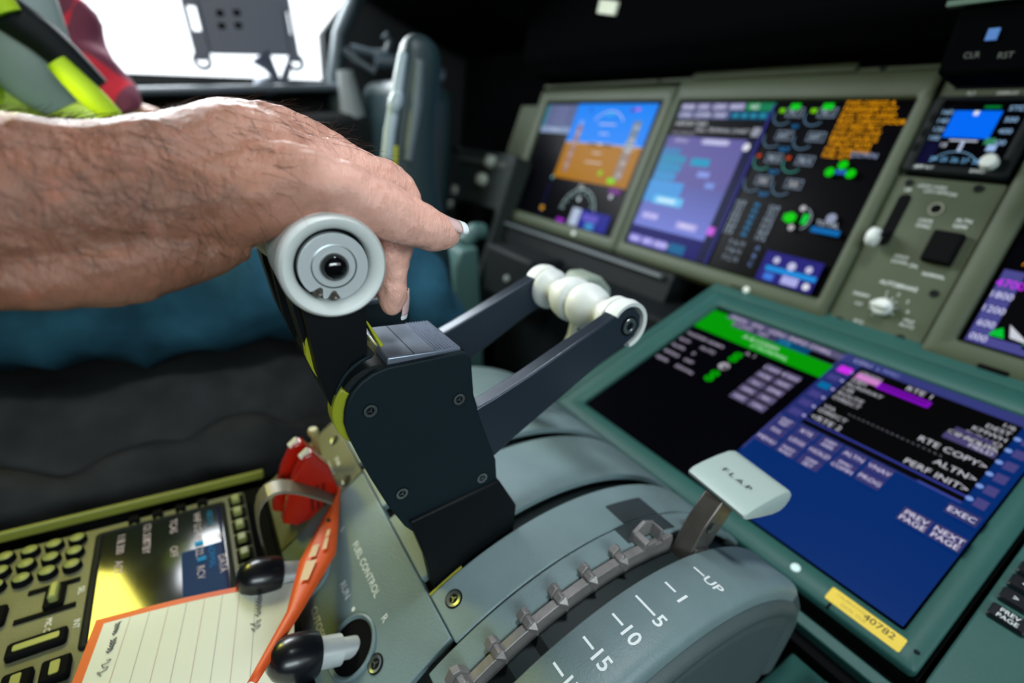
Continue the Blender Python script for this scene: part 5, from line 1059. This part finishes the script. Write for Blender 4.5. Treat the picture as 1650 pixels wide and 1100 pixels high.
# forearm, wrist and palm as one loft: y, top z, bottom z, centre x, half width
secs = [(-0.300, 0.005, -0.100, -0.235, .048), (-0.200, 0.002, -0.086, -0.226, .045), (-0.110, -0.003, -0.070, -0.217, .038), (-0.060, -0.0060, -0.0625, -0.214, .033), (-0.038, -0.0065, -0.0605, -0.213, .0315), (-0.022, -0.0060, -0.0600, -0.212, .0312), (-0.006, -0.0025, -0.0575, -0.212, .032), (0.006, 0.0015, -0.0525, -0.215, .034), (0.016, 0.0050, -0.0465, -0.220, .037), (0.026, 0.0058, -0.0400, -0.224, .039), (0.036, 0.0030, -0.0330, -0.229, .039), (0.046, -0.0030, -0.0300, -0.232, .039), (0.057, -0.0080, -0.0295, -0.235, .038), (0.067, -0.0120, -0.0310, -0.237, .036), (0.074, -0.0160, -0.0320, -0.238, .033), (0.079, -0.020, -0.030, -0.238, .026)]
rg = []
for y, zt, zb, cx, a in secs:
    zc = (zt + zb) / 2; b = (zt - zb) / 2; ring = []
    for i in range(36):
        an = 2 * PI * i / 36; c, s_ = math.cos(an), math.sin(an); e_ = 0.88
        px = math.copysign(abs(c) ** e_, c) * a; pz = math.copysign(abs(s_) ** e_, s_) * b
        # back of the hand falls away toward the thumb side
        if y > -0.01 and c > 0 and s_ > 0: pz -= min(1, (y + .01) / .03) * 0.010 * c * c
        ring.append(V(cx + px, y, zc + pz))
    rg.append(ring)
mb.loft(rg)
# thumb ball, thumb and web
limb(mb, [(-0.203, -0.020, -0.034, .019), (-0.198, 0.000, -0.030, .019), (-0.193, 0.016, -0.0262, .0165), (-0.1875, 0.030, -0.0218, .0125), (-0.1835, 0.040, -0.0190, .0100), (-0.1820, 0.050, -0.0210, .0100), (-0.1815, 0.060, -0.0256, .0101), (-0.1810, 0.068, -0.0298, .0100), (-0.1805, 0.076, -0.0328, .0088), (-0.1800, 0.084, -0.0352, .0076), (-0.1797, 0.0895, -0.0364, .0060), (-0.1796, 0.0930, -0.0368, .0030)], n=26)
# heel of the palm under the wrist crease
limb(mb, [(-0.194, -0.055, -0.0500, .0085), (-0.1905, -0.036, -0.0500, .0105), (-0.190, -0.018, -0.0475, .0120), (-0.192, 0.000, -0.0420, .0125), (-0.196, 0.014, -0.0370, .0110)], n=18)
limb(mb, [(-0.2000, -0.070, -0.0530, .0080), (-0.1990, -0.045, -0.0530, .0080), (-0.2000, -0.020, -0.0510, .0080)], n=14)
limb(mb, [(-0.1850, 0.0280, -0.0145, .0055), (-0.1820, 0.0385, -0.0140, .0062), (-0.1810, 0.0470, -0.0160, .0050)], n=14)
# fingers curling down in front of the grips
def finger(P): limb(mb, P, n=20)
finger([(-0.206, 0.040, -0.016, .0108), (-0.209, 0.060, -0.0195, .0108), (-0.2120, 0.0715, -0.0215, .0112), (-0.2115, 0.0800, -0.0265, .0098), (-0.2085, 0.0795, -0.0360, .0084), (-0.2070, 0.0780, -0.0430, .0080), (-0.2060, 0.0755, -0.0520, .0082), (-0.2050, 0.0745, -0.0620, .0076), (-0.2045, 0.0745, -0.0700, .0070), (-0.2045, 0.0748, -0.0755, .0050), (-0.2045, 0.0750, -0.0778, .0022)])
finger([(-0.226, 0.040, -0.010, .0110), (-0.228, 0.058, -0.0165, .0112), (-0.229, 0.0720, -0.0230, .0112), (-0.229, 0.0790, -0.0310, .0095), (-0.2285, 0.0800, -0.0430, .0086), (-0.2285, 0.0765, -0.0560, .0086), (-0.2285, 0.0740, -0.0660, .0078), (-0.2285, 0.0735, -0.0740, .0060), (-0.2285, 0.0735, -0.0775, .0022)])
finger([(-0.247, 0.036, -0.010, .0110), (-0.249, 0.056, -0.0150, .0112), (-0.250, 0.070, -0.0215, .0110), (-0.2505, 0.0770, -0.0320, .0092), (-0.2505, 0.0760, -0.0450, .0082), (-0.2505, 0.0725, -0.0560, .0080), (-0.2505, 0.0700, -0.0650, .0070), (-0.2505, 0.0695, -0.0705, .0024)])
finger([(-0.263, 0.030, -0.017, .0100), (-0.267, 0.048, -0.0210, .0100), (-0.269, 0.061, -0.0270, .0095), (-0.2695, 0.0680, -0.0360, .0080), (-0.2695, 0.0675, -0.0460, .0072), (-0.2695, 0.0655, -0.0550, .0068), (-0.2695, 0.0640, -0.0620, .0022)])
# tendons, veins and knuckles on the back of the hand
def ridge(P, r): limb(mb, [(*p, rr) for p, rr in zip(P, r)], n=10)
ridge([(-0.196, 0.008, -0.0135), (-0.1905, 0.022, -0.0108), (-0.1870, 0.034, -0.0098), (-0.1845, 0.042, -0.0110)], [.0022, .0038, .0040, .0030])
ridge([(-0.207, -0.004, -0.0075), (-0.203, 0.014, -0.0045), (-0.203, 0.030, -0.0050), (-0.206, 0.048, -0.0085), (-0.209, 0.064, -0.0120)], [.0014, .0036, .0036, .0040, .0046])
ridge([(-0.222, 0.018, 0.0040), (-0.222, 0.034, 0.0015), (-0.226, 0.052, -0.0050), (-0.229, 0.068, -0.0130)], [.0018, .0038, .0040, .0044])
ridge([(-0.197, -0.036, -0.0085), (-0.196, -0.020, -0.0100), (-0.197, -0.008, -0.0070), (-0.203, 0.004, -0.0045), (-0.210, 0.014, 0.0002)], [.0016, .0027, .0029, .0026, .0016])
ridge([(-0.1850, -0.050, -0.036), (-0.1835, -0.030, -0.034), (-0.1840, -0.010, -0.032), (-0.1850, 0.008, -0.030)], [.0016, .0024, .0030, .0026])
hand = hp.part('body', mb, smooth=0)
rm = hand.modifiers.new('fuse', 'REMESH'); rm.mode = 'VOXEL'; rm.voxel_size = 0.00095; rm.use_smooth_shade = True
sm = hand.modifiers.new('soften', 'SMOOTH'); sm.factor = 0.5; sm.iterations = 8
for nm, sz, st_ in (('muscle', 0.022, 0.0030), ('crease', 0.0065, 0.0011)):
    tx = bpy.data.textures.new(nm, 'CLOUDS'); tx.noise_scale = sz; tx.noise_depth = 2
    dm = hand.modifiers.new(nm, 'DISPLACE'); dm.texture = tx; dm.strength = st_; dm.mid_level = 0.5; dm.texture_coords = 'LOCAL'
# thumb and finger nails
M_NAIL = pbr('nail_pink', (0.72, 0.50, 0.48), 0.25, coat=0.4); M_NAILT = pbr('nail_white_edge', (0.80, 0.86, 0.88), 0.3)
def nail(path, side, upv, w0, w1, name, over=0.0022):
    """curved nail plate along path; side = across, upv = out of the finger"""
    for part_, (i0, i1), mt in (('nail', (0, 0.8), M_NAIL), ('nail_edge', (0.8, 1.0), M_NAILT)):
        m_ = MB(mt); vs = []; fs = []; nL = 8; nW = 9
        for a in range(nL + 1):
            f_ = i0 + (i1 - i0) * a / nL; k_ = f_ * (len(path) - 1); j = min(int(k_), len(path) - 2); c = Vector(path[j]).lerp(Vector(path[j + 1]), k_ - j)
            w = (w0 + (w1 - w0) * f_) * (1 if f_ > 0.15 else 0.72 + 0.28 * f_ / 0.15) * (1 if f_ < .9 else 1 - 1.6 * (f_ - .9))
            for b in range(nW):
                u = -1 + 2 * b / (nW - 1); an = u * 1.05
                vs.append(c + Vector(side) * w * math.sin(an) + Vector(upv) * w * (math.cos(an) - 1) * 0.9)
        for a in range(nL):
            for b in range(nW - 1): fs.append((a * nW + b, a * nW + b + 1, (a + 1) * nW + b + 1, (a + 1) * nW + b))
        m_.add(vs, fs); o = hp.part(part_, m_, hand, smooth=60); sd = o.modifiers.new('t', 'SOLIDIFY'); sd.thickness = 0.0005; sd.offset = 0
nail([(-0.1785, 0.0790, -0.0256), (-0.1783, 0.0850, -0.0282), (-0.1780, 0.0910, -0.0306), (-0.1776, 0.0955, -0.0318)], (0.92, 0.16, -0.36), (0.36, 0.36, 0.86), 0.0060, 0.0054, 'thumb')
nail([(-0.2035, 0.0822, -0.0660), (-0.2035, 0.0825, -0.0710), (-0.2035, 0.0820, -0.0760), (-0.2035, 0.0812, -0.0795)], (0.9, -0.43, 0.0), (0.43, 0.90, 0.05), 0.0056, 0.0052, 'finger')

# fine dark hair on the forearm and the back of the hand
dg = bpy.context.evaluated_depsgraph_get(); dg.update()
ev = hand.evaluated_get(dg); me = ev.to_mesh()
vv = [v.co.copy() + hp.loc - OFF for v in me.vertices]
bvh = BVHTree.FromPolygons(vv, [tuple(p.vertices) for p in me.polygons]); ev.to_mesh_clear()
hm = MB(pbr('arm_hair_dark', (0.030, 0.014, 0.008), 0.5)); rnd = random.Random(4)
def strand(p, n_, length, lie):
    tw = rnd.uniform(-.9, .9); side = n_.cross(lie).normalized(); pts = []; q = p.copy(); d = (lie + n_ * rnd.uniform(.20, .70) + side * tw * .7).normalized(); cv = rnd.uniform(-1.0, 1.0)
    for i in range(6):
        pts.append(q.copy()); q = q + d * length / 5; d = (d + side * cv * .45 - n_ * .06 + V(0, 0, -.04)).normalized()
    hm.tube(pts, [.00007, .00007, .00006, .00005, .00004, .00002], 3, cap=False)
cnt = 0
while cnt < 1350:
    y = rnd.uniform(-0.11, 0.030) if rnd.random() < .86 else rnd.uniform(0.03, 0.078); ang = rnd.uniform(-0.35, 2.3) if y < .03 else rnd.uniform(0.6, 2.0)
    if rnd.random() > (1.0 if y < 0.005 else 0.55): continue
    d = V(math.cos(ang), 0, math.sin(ang)); o = V(-0.215 if y < .03 else -0.225, y, -0.032 if y < .02 else -0.022) + d * 0.12
    hit = bvh.ray_cast(o, -d)
    if hit[0] is None: continue
    if hit[0].z < -0.044: continue
    n_ = hit[1] if hit[1].dot(d) > 0 else -hit[1]
    lie = (V(0, .55, 0) + V(0, 0, -.55) * (1 if d.x > .2 else .0) + V(.3, 0, 0)).normalized()
    strand(hit[0], n_, rnd.uniform(0.0055, 0.0145), lie); cnt += 1
hp.part('arm_hair', hm, hand, smooth=0, kind='stuff')
mb = MB(M_VEST); limb(mb, [(-0.245, -0.36, -0.055, .075), (-0.235, -0.25, -0.045, .066), (-0.230, -0.205, -0.044, .060), (-0.230, -0.200, -0.044, .052)], n=28, wr=.01, fr=40); hp.part('sleeve', mb, hand, smooth=60)

# ------------------------------------------------------------------ daylight and added fill lights
w = bpy.data.worlds.new('sky'); scn.world = w; w.use_nodes = True
bg = w.node_tree.nodes['Background']; bg.inputs[0].default_value = (0.88, 0.95, 1.0, 1); bg.inputs[1].default_value = 2.2
def area(name, loc, to, sx, sy, power, col):
    l = bpy.data.lights.new(name, 'AREA'); l.shape = 'RECTANGLE'; l.size = sx; l.size_y = sy; l.energy = power; l.color = col
    o = bpy.data.objects.new(name, l); COL.objects.link(o); o.location = Vector(loc) + OFF
    o.rotation_euler = (Vector(to) - Vector(loc)).to_track_quat('-Z', 'Y').to_euler(); return o
area('side_window_daylight', (-1.26, -0.15, 0.42), (-0.3, 0.0, -0.1), 0.9, 0.35, 22.0, (0.90, 0.96, 1.0))
area('right_window_daylight', (0.95, -0.15, 0.35), (-0.2, 0.1, -0.1), 0.9, 0.30, 8.5, (0.80, 0.96, 1.0))
area('overhead_fill', (-0.16, 0.14, 0.80), (-0.18, 0.12, -0.1), 0.16, 0.16, 5.2, (0.92, 0.97, 1.0))  # added fill from above, placed so the hand shades the fuel panel
area('vest_bounce_fill', (-0.60, -0.16, 0.02), (-0.28, 0.06, -0.24), 0.10, 0.10, 0.95, (1.0, 0.90, 0.14))  # added yellow light, stands in for the bounce off the vest

# ------------------------------------------------------------------ camera
cd_ = bpy.data.cameras.new('camera'); co = bpy.data.objects.new('camera', cd_); COL.objects.link(co)
cx_ = Vector((0.53757, 0.83737, 0.09916)); Xc = Vector((0.53757, 0.83737, 0.09916))
Rr = Matrix(((0.53757, 0.83737, 0.09916), (-0.36557, 0.12547, 0.92229), (0.75985, -0.53205, 0.37357)))
co.matrix_world = Matrix.Translation(OFF) @ Rr.transposed().to_4x4()
cd_.lens = 785.68 / 1650 * 36; cd_.sensor_width = 36; cd_.clip_start = 0.01
cd_.dof.use_dof = True; cd_.dof.focus_distance = 0.21; cd_.dof.aperture_fstop = 4.5
scn.camera = co
scn.view_settings.view_transform = 'Standard'; scn.view_settings.look = 'None'; scn.view_settings.gamma = 1.0; scn.view_settings.use_curve_mapping = False
scn.view_settings.exposure = 0.0
